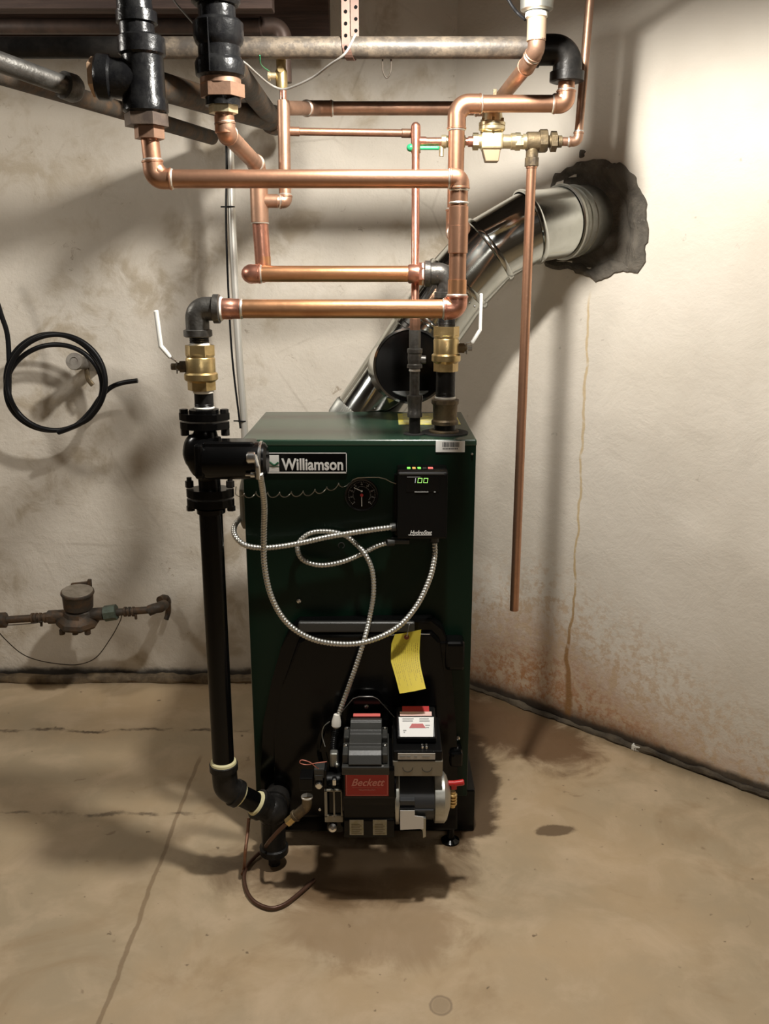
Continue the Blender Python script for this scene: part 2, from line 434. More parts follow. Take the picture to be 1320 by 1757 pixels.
def text(name, s, size, loc, mat, parent, depth=.0006, bold=0.0, shear=0.0, align='CENTER', rot=(PI/2, 0, 0), sx=1.0):
    cu = bpy.data.curves.new('t', 'FONT'); cu.body = s; cu.size = size; cu.extrude = depth; cu.offset = bold; cu.shear = shear
    cu.align_x = align; cu.align_y = 'CENTER'; cu.resolution_u = 3
    tmp = bpy.data.objects.new('t', cu); COL.objects.link(tmp)
    bpy.context.view_layer.update()
    me = bpy.data.meshes.new_from_object(tmp.evaluated_get(bpy.context.evaluated_depsgraph_get()))
    bpy.data.objects.remove(tmp)
    from mathutils import Euler
    mt = Matrix.Translation(V(loc)-LOC[parent.name]) @ Euler(rot).to_matrix().to_4x4() @ Matrix.Diagonal((sx, 1, 1, 1))
    me.transform(mt); me.materials.clear(); me.materials.append(M[mat]); me.name = name
    o = bpy.data.objects.new(name, me); COL.objects.link(o); o.parent = parent; LOC[o.name] = LOC[parent.name]
    return o

def add_elbow(parent, P, a, b, r, mat, L=None, k=1.13, ring='solder', name='elbow', R=None):
    """copper sweat elbow round corner P; a,b unit directions back to both tubes"""
    L = L or r*3.1; m = MB(); P = V(P)
    m.tube([P+a*L, P, P+b*L], r*k, R or r*1.9, 22, 0, 10)
    for d in (a, b):
        m.lathe([(r*k, -.004), (r*k+.0012, -.003), (r*k+.0012, -.0005), (r*1.02, .0015)], P+d*L, d, 22, 0)
        if ring: m.lathe([(r*k*1.0, -.0003), (r*k, .0008), (r*1.01, .0028)], P+d*(L+.0008), d, 22, 1)
    return m.build(name, [mat, ring or mat], parent)
def run(label, cat, pts, r, mat, fit=None, name='copper_pipe', R=None, ring='solder', elbows=True, group=None, L=None):
    pts = [V(p) for p in pts]
    root = empty(name, pts[0], label, cat, group)
    m = MB(); m.tube(pts, r, R or r*1.9, 22, 0, 10); m.build('tube', mat, root)
    if elbows:
        for i in range(1, len(pts)-1):
            a = (pts[i-1]-pts[i]); b = (pts[i+1]-pts[i])
            add_elbow(root, pts[i], a.normalized(), b.normalized(), r, fit or mat, min(L or r*3.1, a.length*.45, b.length*.45), ring=ring, R=R)
    return root
# ================================================================== THE ROOM
def struct(m, name, mats): return m.build(name, mats, None, kind='structure')
# floor
m = MB(); n = 120
for i in range(n+1):
    for j in range(n+1):
        x = -2.4+4.8*i/n; y = -1.6+4.6*j/n
        m.bm.verts.new((x, y, .003*(noise.noise(V((x*3, y*3, 0))))-.0015 if y < 2.9 else 0))
m.bm.verts.ensure_lookup_table()
for i in range(n):
    for j in range(n):
        q = [m.bm.verts[a] for a in (i*(n+1)+j, (i+1)*(n+1)+j, (i+1)*(n+1)+j+1, i*(n+1)+j+1)]
        m.bm.faces.new(q).smooth = True
struct(m, 'floor', 'floor')
# patch outline on the right wall
outl = [(948, 318), (955, 297), (975, 287), (992, 277), (1012, 273), (1035, 274), (1052, 279), (1066, 275), (1079, 290), (1091, 300), (1097, 318), (1108, 335), (1112, 360), (1114, 385), (1115, 410), (1108, 428), (1110, 450), (1098, 470), (1088, 468), (1072, 464), (1058, 472), (1040, 478), (1025, 482), (1008, 474), (990, 470), (975, 462), (955, 464), (938, 458), (932, 440), (935, 410), (940, 380), (944, 350)]
OUT = [hit_right(*p) for p in outl]
PC = (sum(p[0] for p in OUT)/len(OUT), sum(p[1] for p in OUT)/len(OUT))
def inside(u, z, k):
    u = PC[0]+(u-PC[0])/k; z = PC[1]+(z-PC[1])/k; c = False
    for i in range(len(OUT)):
        (a, b), (p, q) = OUT[i], OUT[i-1]
        if (b > z) != (q > z) and u < (p-a)*(z-b)/(q-b)+a: c = not c
    return c
HT = 2.12
def wall(name, mat, nu, nz, f, lump, skip=None):
    m = MB()
    vs = [[m.bm.verts.new(f(i, j, lump)) for j in range(nz+1)] for i in range(nu+1)]
    for i in range(nu):
        for j in range(nz):
            if skip and skip(i, j): continue
            m.bm.faces.new((vs[i][j], vs[i+1][j], vs[i+1][j+1], vs[i][j+1])).smooth = True
    return struct(m, name, mat)
def lumps(a, z, k):
    p = V((a, z, k))
    return .010*noise.noise(p*2.3)+.004*noise.noise(p*7)+.0015*noise.noise(p*21)
def fb(i, j, l):
    x = -2.4+2.604*i/110; z = -.01+HT*j/90; d = lumps(x, z, 0)*(1 if i < 108 else 0)
    foot = .018*max(0, 1-z/.05)*(.6+.8*noise.noise(V((x*9, 3, 0))))
    return (x, 2.78-d+foot, z)
wall('wall_back', 'plaster', 110, 90, fb, 1)
NU, NZ = 150, 120
def fr(i, j, l):
    u = 2.9*i/NU; z = -.01+HT*j/NZ; d = .5*lumps(u+5, z, 0)*(1 if i > 1 else 0)
    foot = -.014*max(0, 1-z/.035)*(.7+.8*noise.noise(V((u*11, 3, 0))))
    return rw(u, z, d+foot)
wall('wall_right', 'plaster_right', NU, NZ, fr, 1, lambda i, j: inside(2.9*(i+.5)/NU, -.01+HT*(j+.5)/NZ, .86))
m = MB(); m.box((-2.5, -1.7, -.02), (-2.4, 2.9, HT)); struct(m, 'wall_left', 'cellar_wall')
m = MB(); m.box((-2.5, -1.7, -.02), (2.5, -1.6, HT)); struct(m, 'wall_front', 'cellar_wall')
e = rw(2.9, 0); m = MB(); m.box((e.x, -1.7, -.02), (e.x+.1, e.y+.02, HT)); struct(m, 'wall_side', 'cellar_wall')
m = MB()
for k in range(38):
    m.box((-2.5, -1.6+k*.12, HT-.012), (2.5, -1.6+k*.12+.114, HT+.01), .002)
m.box((-2.6, -1.7, HT+.01), (2.6, 2.95, HT+.03))
struct(m, 'ceiling', 'boards')
# ragged mortar rim along the foot of the back wall
m = MB(); pts = []; rs = []
for k in range(131):
    x = -2.38+2.56*k/130; pts.append(V((x, 2.762+.010*noise.noise(V((x*4, 0, 0))), .010+.010*noise.noise(V((x*5, 2, 0)))))); rs.append(.017+.006*noise.noise(V((x*13, 5, 0))))
m.sweep(pts, rs, 10); m.jitter(.004, 40); struct(m, 'baseboard_back', simple('mortar_rim', (.24, .18, .11), .85, 0, (.10, .075, .05), 12, bs=.5))
# broken plaster edge along the foot of the right wall
m = MB(); pts = []; rs = []
for k in range(161):
    u = .02+2.7*k/160; p = rw(u, .004+.012*abs(noise.noise(V((u*6, 7, 0)))), -.002+.007*noise.noise(V((u*7, 1, 0)))); pts.append(p); rs.append(.009+.007*noise.noise(V((u*15, 5, 0))))
m.sweep(pts, rs, 8); m.jitter(.004, 50); struct(m, 'baseboard_right', simple('mortar_rim_dark', (.11, .085, .055), .85, 0, (.03, .022, .015), 9, bs=.5))
# mortar patch round the flue, sunk towards the pipe
m = MB(); rings = []; NP = 96
hu, hz = hit_right(1003, 385)
for t, dep in ((1.0, -.004), (.985, .006), (.9, .009), (.80, .002), (.74, -.010), (.68, -.030), (.64, -.06), (.62, -.13), (.30, -.14), (.02, -.15)):
    r = []
    for k in range(NP):
        q = k/NP*len(OUT); i = int(q); w = q-i; a, b = OUT[i], OUT[(i+1) % len(OUT)]
        u, z = a[0]*(1-w)+b[0]*w, a[1]*(1-w)+b[1]*w
        if t > .8:
            nn = 1+.05*noise.noise(V((u*38, z*38, 0)))+.03*noise.noise(V((u*90, z*90, 4))); u = PC[0]+(u-PC[0])*nn; z = PC[1]+(z-PC[1])*nn
        g = max(0, min(1, (1-t)/.38)); cx, cz = PC[0]*(1-g)+hu*g, PC[1]*(1-g)+hz*g
        u = cx+(u-PC[0])*t; z = cz+(z-PC[1])*t
        r.append(rw(u, z, dep+(.008*noise.noise(V((u*16, z*16, 1))) if .3 < t < .97 else 0)))
    rings.append(r)
m._loft(rings, 0, True)
for f in m.bm.faces:
    if f.calc_center_median().length > 0:
        c = f.calc_center_median(); dd = (c.x-CORNER.x)*WN.x+(c.y-CORNER.y)*WN.y
        if dd > .09: f.material_index = 1
m.build('mortar_patch', ['mortar', 'hole'], None, label='ragged dark grey mortar patch in the white wall around the flue pipe', category='mortar patch')
# bits of loose mortar
for (px, py, s) in ((1001, 264, .010),):
    u, z = hit_right(px, py); m = MB(); m.box(rw(u, z)-V((s, s*.5, s)), rw(u, z)+V((s, s*.5, s)), .004); m.jitter(.004, 80)
    m.build('mortar_blob', 'mortar', None, label='small loose blob of mortar stuck on the wall above the dark patch', category='mortar')
p = floor_at(1092, 1286); m = MB(); R = Matrix.Rotation(-.6, 3, 'Z')
m.box(p+V((-.012, -.008, 0)), p+V((.012, .008, .014)), .001, 0, R)
for k in range(4): m.box(p+V((-.010+k*.005, -.0095, .002)), p+V((-.008+k*.005, -.008, .012)), 0, 0, R)
m.build('plaster_chip', 'debris', None, label='small white ribbed chip lying on the floor at the foot of the right wall', category='debris')

# ceiling joists (run left to right)
def joist(y0, y1, z, x0, x1, label):
    m = MB(); m.box((x0, y0, z), (x1, y1, HT-.013), .004); m.build('ceiling_joist', 'joist', None, label=label, category='joist', group='ceiling joists')
joist(2.585, 2.63, 1.895, -2.39, at(566, 40, 2.6).x, 'dark reddish wooden joist near the back wall above the pipes')
joist(2.175, 2.22, 1.875, -2.39, at(470, 20, 2.2).x, 'dark wooden joist at the top edge over the left pipes')

# ================================================================== BIG BLACK STEAM PIPE
YM = 2.04; zm = zat(82, YM); LX = at(975, 90, YM).x
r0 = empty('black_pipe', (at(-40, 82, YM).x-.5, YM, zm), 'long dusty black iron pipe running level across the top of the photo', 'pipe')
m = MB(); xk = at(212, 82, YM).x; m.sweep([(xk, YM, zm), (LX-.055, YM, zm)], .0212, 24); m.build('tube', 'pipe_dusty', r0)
m = MB(); m.sweep([(-2.3, YM, zm+.002), (xk, YM, zm)], .0213, 24); m.build('shaded_section', 'black_iron', r0)  # same pipe, its shadow left of the tee put into the colour
m = MB(); zz = zm-.004
m.tube([(LX-.070, YM, zz), (LX, YM, zz), (LX, YM, zz-.060)], .0300, .038, 24)
m.lathe([(.029, -.004), (.034, -.002), (.034, .014), (.028, .016)], (LX-.062, YM, zz), (-1, 0, 0), 26)
m.lathe([(.029, -.016), (.0355, -.014), (.0355, .004), (.030, .006)], (LX, YM, zz-.056), (0, 0, -1), 26)
m.build('elbow', 'black_iron', r0)
# copper run: main pipe elbow -> left -> down behind the front riser
UR = at(784, 240, YM-.01).x; zr = zat(178, YM)
run('mottled copper pipe hooking from the black iron elbow left above the regulator and down', 'pipe',
    [(LX, YM, zm-.05), (LX, YM, zr), (UR, YM, zr), (UR, YM, 1.40), (UR-.006, 1.79, 1.40)], .0172, 'copper', name='copper_pipe', R=.036, L=.050)
# perforated copper strap
m = MB(); w = .0085; sx = at(592, 80, YM).x; ztop = HT-.015
r1 = empty('pipe_strap', (sx, YM, zm-.02), 'perforated copper hanger strap looped under the black pipe', 'hanger strap')
yf = YM-.0232
X = V((1, 0, 0)); XW = .0085
m = MB(); sc_ = simple('strap_copper', (.16, .088, .062), .55, .1, (.12, .066, .048), 20)
m.box((sx+.003-XW, yf-.0008, zm), (sx+.003+XW, yf+.0008, ztop), .0003)
m.box((sx+.020-XW, YM+.0225, zm), (sx+.020+XW, YM+.0241, ztop), .0003)
A = []
for k in range(13):
    a = PI*k/12; cx_ = sx+.003+.017*k/12; o_ = V((cx_, YM, zm)); d_ = V((0, -math.cos(a), -math.sin(a)))
    A.append([o_+d_*.0225-X*XW, o_+d_*.0225+X*XW, o_+d_*.0241+X*XW, o_+d_*.0241-X*XW])
m._loft(A, 0, True)
for f in m.bm.faces: f.smooth = False
m.build('band', sc_, r1)
m = MB()
for k in range(9):
    z = zat(20, yf)+.0-.022*(k-1)*1.0
    if z > zm-.012: m.cyl((sx+.003, yf-.0016, z), (sx+.003, yf+.001, z), .0036, 14)
    z2 = z-.002
    if z2 > zm+.02: m.cyl((sx+.0225, YM+.0215, z2), (sx+.0225, YM+.024, z2), .0036, 14)
m.build('hole', 'gloss_black', r1, split=True)
m = MB(); p = at(664, 110, YM)
m.sweep(smooth([at(657, 92, YM+.01), at(657, 120, YM), at(664, 134, YM), at(671, 120, YM), at(671, 92, YM+.01)], 6), .0016, 8)
m.build('wire_hook', 'dark_wire', None, label='thin bent wire hook hanging under the black pipe', category='hook')

# ================================================================== TOP LEFT BLACK FITTINGS
YT = 1.76
def x_at(px, z): return xat(px, YT, z)
# tee
tx = x_at(246, zat(120, YT)); root = empty('iron_tee', (tx, YT, zat(215, YT)), 'black painted iron tee hanging at top left, with copper-coloured bushing in its side', 'pipe fitting')
Z = lambda py, Y=YT: zat(py, Y)
m = MB(); zb, zt = Z(196), Z(66)
m.lathe([(.036, 0), (.0405, .004), (.0405, .022), (.037, .028), (.0365, zt-zb-.03), (.0415, zt-zb-.026), (.0415, zt-zb), (.036, zt-zb+.004)], (tx, YT, zb), (0, 0, 1), 32)
bz = Z(138); m.cyl((tx, YT, bz), (tx-.075, YT-.008, bz+.004), .034, 28); m.lathe([(.034, 0), (.0385, .004), (.0385, .024), (.035, .028)], (tx-.055, YT-.006, bz+.003), (-1, -.1, .05), 28)
m.build('tee_body', 'tar_iron', root)
m = MB(); m.cyl((tx-.006, YT, zt-.005), (tx-.016, YT, 1.95), .031, 28); m.lathe([(.031, 0), (.036, .002), (.036, .02), (.031, .022)], (tx-.006, YT, zt+.022), (0, 0, 1), 28)
m.build('riser', 'tar_iron', root)
m = MB(); m.cyl((tx-.016, YT, 1.835), (tx-.016, YT, HT), .040, 28, bev=.004); m.build('coupling', 'tar_iron', root)
m = MB(); m.hexa((tx, YT, zb-.021), (tx, YT, zb), .040); m.build('bushing', simple('rusty_bushing', (.16, .12, .09), .5, .5, (.08, .06, .05), 20), root)
m = MB(); m.hexa((tx+.004, YT, zb-.042), (tx+.004, YT, zb-.02), .0275); m.build('adapter', 'copper_aged', root)
m = MB(); m.hexa((tx-.090, YT-.009, bz+.004), (tx-.078, YT-.009, bz+.004), .0335); m.build('side_bushing', simple('tan_bushing', (.50, .34, .22), .5, .5, (.36, .22, .14), 30), root)
# second fitting
t2 = x_at(376, Z(80)); root = empty('iron_coupling', (t2, YT, Z(150)), 'black painted iron coupling with heavy ribs hanging beside the tee at top left', 'pipe fitting')
m = MB(); z1, z0 = Z(36), Z(137); H = z1-z0
m.lathe([(.034, 0), (.0435, .006), (.0445, .026), (.042, .032), (.0375, .036), (.0375, H-.042), (.042, H-.036), (.0445, H-.028), (.0445, H-.004), (.038, H+.002)], (t2, YT, z0), (0, 0, 1), 34)
m.box((t2-.012, YT-.0455, z0+.006), (t2-.010, YT-.036, z1-.004), .0008)
m.build('coupling_body', 'tar_iron', root)
m = MB(); m.cyl((t2-.001, YT, z1-.004), (t2-.002, YT, z1+.04), .033, 28); m.cyl((t2-.002, YT, z1+.024), (t2-.003, YT, HT), .043, 30, bev=.005); m.build('riser', 'tar_iron', root)
m = MB(); m.cyl((t2, YT, z0-.008), (t2, YT, z0+.003), .0365, 28); m.hexa((t2+.003, YT, z0-.03), (t2+.003, YT, z0-.008), .040); m.build('bushing', 'copper_aged', root)
m = MB(); m.cyl((t2+.003, YT, z0-.044), (t2+.003, YT, z0-.03), .032, 24); m.build('lower_collar', 'tar_iron', root)
m = MB(); m.hexa((t2+.003, YT, z0-.056), (t2+.003, YT, z0-.042), .0265); m.build('adapter', 'brass_pale', root)

# ================================================================== FRONT COPPER LOOPS
FX = x_at(787, Z(380)); zA = zat(307, YT); zB = zat(530, YT)
# upper loop: from tee down, right to the riser
run('long copper pipe from the black tee turning right above the middle of the photo', 'pipe',
    [(tx+.004, YT, zb-.04), (tx+.008, YT, zA), (FX, YT, zA), (FX, YT, zat(345, YT))], .0165, 'copper', L=.043, R=.034)
m = MB()
za, zbb = zat(345, YT), zat(508, YT)
m.cyl((FX, YT, zbb), (FX, YT, za), .0162, 24)
m.lathe([(.0165, 0), (.0182, .001), (.0182, .045), (.0165, .046)], (FX, YT, zat(398, YT)), (0, 0, 1), 24)
m.lathe([(.0165, 0), (.0184, .001), (.0184, .050), (.0165, .051)], (FX, YT, zat(435, YT)), (0, 0, 1), 24)
m.lathe([(.0182, 0), (.0188, .002), (.0175, .004)], (FX, YT, zat(350, YT)), (0, 0, 1), 24, 1)
m.build('copper_pipe', ['copper', 'solder'], None, label='short copper riser with couplings joining the upper loop to the lower right elbow', category='pipe')
# lower loop
xl = x_at(376, zB)
run('bright copper pipe running level just above the boiler, iron elbow at left', 'pipe',
    [(xl+.012, YT, zB), (FX, YT, zB), (FX, YT, zat(480, YT))], .0178, 'copper_orange', fit='copper_bright', L=.040, R=.030)
m = MB(); m.lathe([(.0178, 0), (.0200, .001), (.0200, .020), (.0190, .022), (.0190, .036), (.0178, .037)], (xl+.004, YT, zB), (1, 0, 0), 24, 0)
m.lathe([(.0192, 0), (.0196, .002), (.0180, .005)], (xl+.041, YT, zB), (1, 0, 0), 24, 1)
m.build('copper_adapter', ['copper_bright', 'solder'], None, label='pink copper adapter between the grey iron elbow and the lower copper pipe', category='pipe fitting')
# left riser stack: iron elbow, nipples, ball valve, flanges, pump, black pipe
RX = x_at(343, zat(600, YT))
m = MB(); zE = zB
m.tube([(xl-.008, YT, zE), (RX-.002, YT, zE), (RX-.002, YT, zat(575, YT))], .0225, .036, 26, 0, 12)
m.lathe([(.022, 0), (.0275, .002), (.0275, .013), (.024, .015)], (xl-.012, YT, zE), (1, 0, 0), 28)
m.lathe([(.022, 0), (.0275, .002), (.0275, .013), (.024, .015)], (RX-.002, YT, zat(572, YT)+.008), (0, 0, -1), 28)
m.lathe([(.0225, 0), (.0232, .001), (.0215, .004)], (xl+.003, YT, zE), (1, 0, 0), 24, 1)
e1 = m.build('iron_elbow', ['grey_iron', 'tape'], None, label='grey malleable iron elbow above the left ball valve', category='pipe fitting')
def nipple(cx, cy, z0, z1, r, label, mat='black_iron', tape=None):
    m = MB(); m.cyl((cx, cy, z0), (cx, cy, z1), r, 24)
    k = 0
    z = z0+.002
    while z < z1-.002:
        m.lathe([(r, 0), (r+.0006, .0008), (r, .0016)], (cx, cy, z), (0, 0, 1), 24); z += .0032; k += 1
        if k > 4: break
    if tape:
        for tz in tape: m.lathe([(r, -.003), (r+.0014, -.002), (r+.0016, .001), (r, .003)], (cx, cy, tz), (0, 0, 1), 24, 1)
    return m.build('pipe_nipple', [mat, 'tape'], None, label=label, category='pipe fitting')
zv1, zv0 = zat(592, YT), zat(669, YT)
nipple(RX, YT, zv1-.004, zat(574, YT)+.004, .0185, 'short black nipple between the grey iron elbow and the left brass valve', tape=[zv1+.001])
def ball_valve(cx, cy, z0, z1, s, side, label, hpts, k=1.0):
    """brass ball valve body between z0 and z1, side=-1 handle left, hpts handle centreline"""
    root = empty('ball_valve', (cx, cy, z0), label, 'valve'); H = z1-z0
    m = MB()
    m.hexa((cx, cy, z1-.24*H), (cx, cy, z1), .0285*k); m.hexa((cx, cy, z0), (cx, cy, z0+.22*H), .0275*k)
    m.lathe([(.022*k, H*.16), (.0305*k, H*.22), (.0325*k, H*.24), (.0325*k, H*.36), (.0305*k, H*.385), (.0285*k, H*.40), (.0285*k, H*.70), (.0265*k, H*.735), (.0270*k, H*.76), (.0270*k, H*.80), (.022*k, H*.82)], (cx, cy, z0), (0, 0, 1), 32)
    m.build('body', 'brass', root)
    m = MB(); zs = z0+H*.52; x0 = cx+side*.026*k
    m.cyl((x0-side*.004, cy, zs), (x0+side*.014, cy, zs), .0115*k, 8, 0, 0, True); m.cyl((x0+side*.012, cy, zs), (x0+side*.020, cy, zs), .008*k, 16)
    m.build('stem', 'bronze', root)
    m = MB(); m.hexa((x0+side*.022, cy, zs), (x0+side*.031, cy, zs), .0065); m.build('nut', 'steel' if side > 0 else 'bronze', root)
    hp = [V(p) for p in hpts]; m = MB()
    def flat(P, wd, th, mi):
        for i in range(len(P)-1):
            d = (P[i+1]-P[i]); L = d.length; mid = (P[i]+P[i+1])/2; ang = math.atan2(d.z, d.x)
            R = Matrix.Rotation(-ang, 3, 'Y')
            m.box(mid-V((L/2+th*.45, wd/2, th/2)), mid+V((L/2+th*.45, wd/2, th/2)), th*.4, mi, R)
    flat([V((x0+side*.019, cy, zs-.012)), V((x0+side*.019, cy, zs+.010)), hp[0]], .014, .003, 0)
    h0 = m.build('handle_stem', 'steel', root)
    m = MB(); flat(hp, .016, .0068, 0); m.build('handle', 'white', root)
    return root
h = [at(292, 612, YT), at(276, 594, YT), at(268, 535, YT)]
h = [V((p.x, YT, p.z)) for p in h]
ball_valve(RX, YT, zv0, zv1, 1, -1, 'brass ball valve with long white lever on the left riser', h)
nipple(RX+.003, YT, zat(707, YT), zv0+.004, .0185, 'black nipple with white tape under the left brass valve', tape=[zat(700, YT), zat(703, YT), zat(672, YT)])
# pump
root = empty('circulator_pump', (RX, YT, zat(868, YT)), 'black circulator pump with flanges and motor can beside the name plate', 'pump')
def flange(m, cx, cy, z0, z1, w, r):
    poly = []
    for k in range(40):
        a = 2*PI*k/40; c, s_ = math.cos(a), math.sin(a)
        rr = r; x = c*rr; y = s_*rr
        poly.append(V((cx+c*(w if abs(c) > .5 else r+(w-r)*(abs(c)/.5)**2), cy+s_*(r if abs(c) < .6 else r*max(.55, 1-(abs(c)-.6))), z0)))
    m.prism(poly, (0, 0, z1-z0), 0, .0012)
PXX = RX+.002
m = MB(); flange(m, PXX, YT, zat(720, YT), zat(708, YT), .050, .034); flange(m, PXX, YT, zat(735, YT), zat(723, YT), .049, .033)
m.lathe([(.022, 0), (.029, .001), (.029, .008), (.022, .010)], (PXX, YT, zat(709, YT)), (0, 0, 1), 28)
m.build('top_flange', 'black_paint', root)
m = MB(); zf1, zf0 = zat(838, YT), zat(852, YT)
flange(m, PXX+.004, YT, zf0, zf1, .048, .033); flange(m, PXX+.004, YT, zat(868, YT), zat(855, YT), .048, .033)
m.lathe([(.0225, 0), (.0285, .001), (.0290, .010), (.024, .012)], (PXX+.004, YT, zat(880, YT)), (0, 0, 1), 28)
m.build('bottom_flange', 'black_paint', root)
m = MB()
for sx_ in (-1, 1):
    m.hexa((PXX+sx_*.040, YT, zat(747, YT)), (PXX+sx_*.040, YT, zat(735, YT)), .0085); m.hexa((PXX+sx_*.040, YT, zat(708, YT)), (PXX+sx_*.040, YT, zat(702, YT)), .0085)
    m.hexa((PXX+.004+sx_*.041, YT, zat(836, YT)), (PXX+.004+sx_*.041, YT, zat(825, YT)), .0085); m.cyl((PXX+.004+sx_*.041, YT, zat(826, YT)), (PXX+.004+sx_*.041, YT, zat(819, YT)), .005, 12)
    m.hexa((PXX+.004+sx_*.041, YT, zat(876, YT)), (PXX+.004+sx_*.041, YT, zat(868, YT)), .0085)
m.build('bolt', 'black_iron', root, split=True)
m = MB()  # volute: S curve body
pts = smooth([(PXX, YT, zat(733, YT)), (PXX-.001, YT, zat(750, YT)), (PXX-.010, YT, zat(775, YT)), (PXX-.006, YT-.004, zat(795, YT)), (PXX+.002, YT, zat(815, YT)), (PXX+.004, YT, zat(840, YT))], 6)
rr = [.021, .021, .022, .023, .024, .026, .029, .031, .033, .035, .036, .036, .036, .036, .035, .034, .033, .031, .030, .029, .028, .027, .025, .024, .023, .022, .022, .022, .022, .022, .022]
m.sweep(pts, rr[:len(pts)], 24)
m.build('volute', 'black_paint', root)
m = MB(); YP = 1.70; zc = zat(790, YP); xa, xb = xat(338, YP, zc), xat(449, YP, zc)
m.box((xa, YP-.030, zc-.032), (xa+.018, YT, zc+.036), .010, 0, None, 3)
m.lathe([(.020, 0), (.034, .003), (.0365, .010), (.0365, xb-xa-.018), (.034, xb-xa-.005), (.026, xb-xa)], (xa+.012, YP, zc), (1, 0, 0), 36)
m.box((xa+.015, YP-.020, zc+.022), (xb-.010, YP+.030, zc+.039), .008, 0, None, 3)
m.cyl((xat(375, YP, zc), YP, zc+.036), (xat(375, YP, zc), YP, zc+.046), .007, 6, 0, 0, True)
m.build('motor_can', 'black_paint', root)
m = MB(); xs = xat(428, 1.665, zc)
m.lathe([(.0372, 0), (.0380, .001), (.0380, .004), (.0372, .005)], (xs+.016, YP, zc), (1, 0, 0), 36)
m.lathe([(.0100, 0), (.0115, .002), (.0115, .014), (.0100, .016)], (xs-.004, YP-.034, zc+.012), (1, 0, 0), 20)
m.cyl((xs-.008, YP-.036, zc-.020), (xs+.004, YP-.036, zc-.020), .003, 10); m.cyl((xs+.002, YP-.036, zc-.020), (xs+.010, YP-.036, zc-.020), .006, 14)
m.tube([(xs+.010, YP-.036, zc+.018), (xs+.016, YP-.040, zc-.004), (xs+.016, YP-.038, zc-.028)], .0045, .012, 10)
m.build('cable_clamp', 'steel', root)
m = MB(); zE2 = .245
PZ = zat(1308, YT)
m.cyl((PXX+.003, YT, PZ-.01), (PXX+.003, YT, zat(872, YT)), .0235, 30)
m.build('black_pipe', 'black_paint', None, label='thick black painted iron pipe dropping vertically from the pump to the floor elbow', category='pipe')
# foot assembly
EX = PXX+.003; P0 = V((EX, YT, PZ)); P1 = V((EX+.002, YT, zat(1352, YT)+.0)); P2 = at(468, 1392, 1.80)
d = (P2-P1).normalized()
root = empty('iron_elbow', P1, 'black iron bend with cream sealant rings at the foot of the thick black pipe', 'pipe fitting')
m = MB(); m.tube([P0-V((0, 0, .004)), P1, P1+d*.035], .0275, .03, 28); m.lathe([(.027, -.016), (.031, -.014), (.031, 0), (.027, .002)], P0-V((0, 0, .003)), (0, 0, 1), 28)
m.lathe([(.027, -.014), (.031, -.012), (.031, 0), (.027, .002)], P1+d*.035, d, 28); m.build('bend_body', 'black_iron', root)
m = MB(); m.lathe([(.0235, -.002), (.0285, 0), (.0275, .005), (.0240, .008)], P0-V((0, 0, .002)), (0, 0, 1), 28); m.lathe([(.0235, -.002), (.0270, 0), (.0255, .005), (.0235, .006)], P1+d*.036, d, 28); m.build('sealant', 'dope', root, split=True)
m = MB(); m.cyl(P1+d*.03, P2-d*.03, .0235, 28); m.build('pipe_nipple', 'black_paint', None, label='short thick black nipple sloping down to the tee by the burner', category='pipe fitting')
root = empty('iron_tee', P2, 'dark iron tee at the lower left of the boiler, cream sealant on its collar', 'pipe fitting')
m = MB(); m.sphere(P2, .0345, 0, 24); m.cyl(P2, P2-d*.045, .030, 28); m.lathe([(.030, 0), (.034, .002), (.034, .014), (.030, .016)], P2-d*.030, -d, 28)
m.cyl(P2, P2+V((.012, .12, .012)), .028, 26); m.lathe([(.028, 0), (.033, .002), (.033, .016), (.028, .018)], P2+V((.002, .028, .002)), (.1, 1, .1), 28)
m.cyl(P2, V((P2.x, P2.y, .034)), .028, 26); m.lathe([(.028, 0), (.033, .002), (.033, .016), (.028, .018)], (P2.x, P2.y, .048), (0, 0, -1), 28)
m.build('tee_body', 'black_iron', root)
m = MB(); m.lathe([(.0235, -.002), (.0285, 0), (.0270, .005), (.0240, .007)], P2-d*.0455, -d, 28); m.build('sealant', 'dope', root)
m = MB(); m.cyl((P2.x, P2.y, 0), (P2.x, P2.y, .036), .014, 8, 0, 0, True); m.build('plug', 'black_iron', root)

# ================================================================== SUPPLY RISER (behind): boiler top -> valve -> iron elbow -> copper left
YS = 1.985; BT = .973
SX = xat(765, YS, 1.1); zs = zat(470, YS)
nipple(SX, YS, BT-.01, zat(728, YS)+.01, .024, 'black nipple rising out of the boiler top under the large iron coupling')
m = MB(); q0, q1 = zat(728, YS), zat(684, YS); H = q1-q0
m.lathe([(.024, 0), (.030, .001), (.030, .008), (.0265, .012), (.0275, H-.014), (.0305, H-.010), (.0305, H-.002), (.024, H)], (SX, YS, q0), (0, 0, 1), 30)
m.lathe([(.028, 0), (.0335, .001), (.0335, .006), (.030, .008)], (SX-.002, YS, BT), (0, 0, 1), 30)
m.build('iron_coupling', 'bronze', None, label='dark bronze-grey coupling on the supply riser just above the boiler top', category='pipe fitting')
nipple(SX, YS, q1-.002, zat(632, YS), .0215, 'black nipple with silvery ring between the coupling and the right brass valve', tape=[q1+.002])
v1, v0 = zat(560, YS), zat(637, YS)
h = [at(811, 587, YS), at(824, 566, YS), at(826, 506, YS)]
ball_valve(SX, YS, v0, v1, 1, 1, 'brass ball valve with white lever on the right supply riser, below the copper elbow', h, .98)
nipple(SX, YS, v1-.003, zs-.03, .0185, 'black nipple rising from the right brass valve into the iron elbow')
XE = xat(735, YS, zs)
m = MB(); m.tube([(XE, YS, zs), (SX, YS, zs), (SX, YS, zs-.045)], .0235, .034, 26, 0, 12)
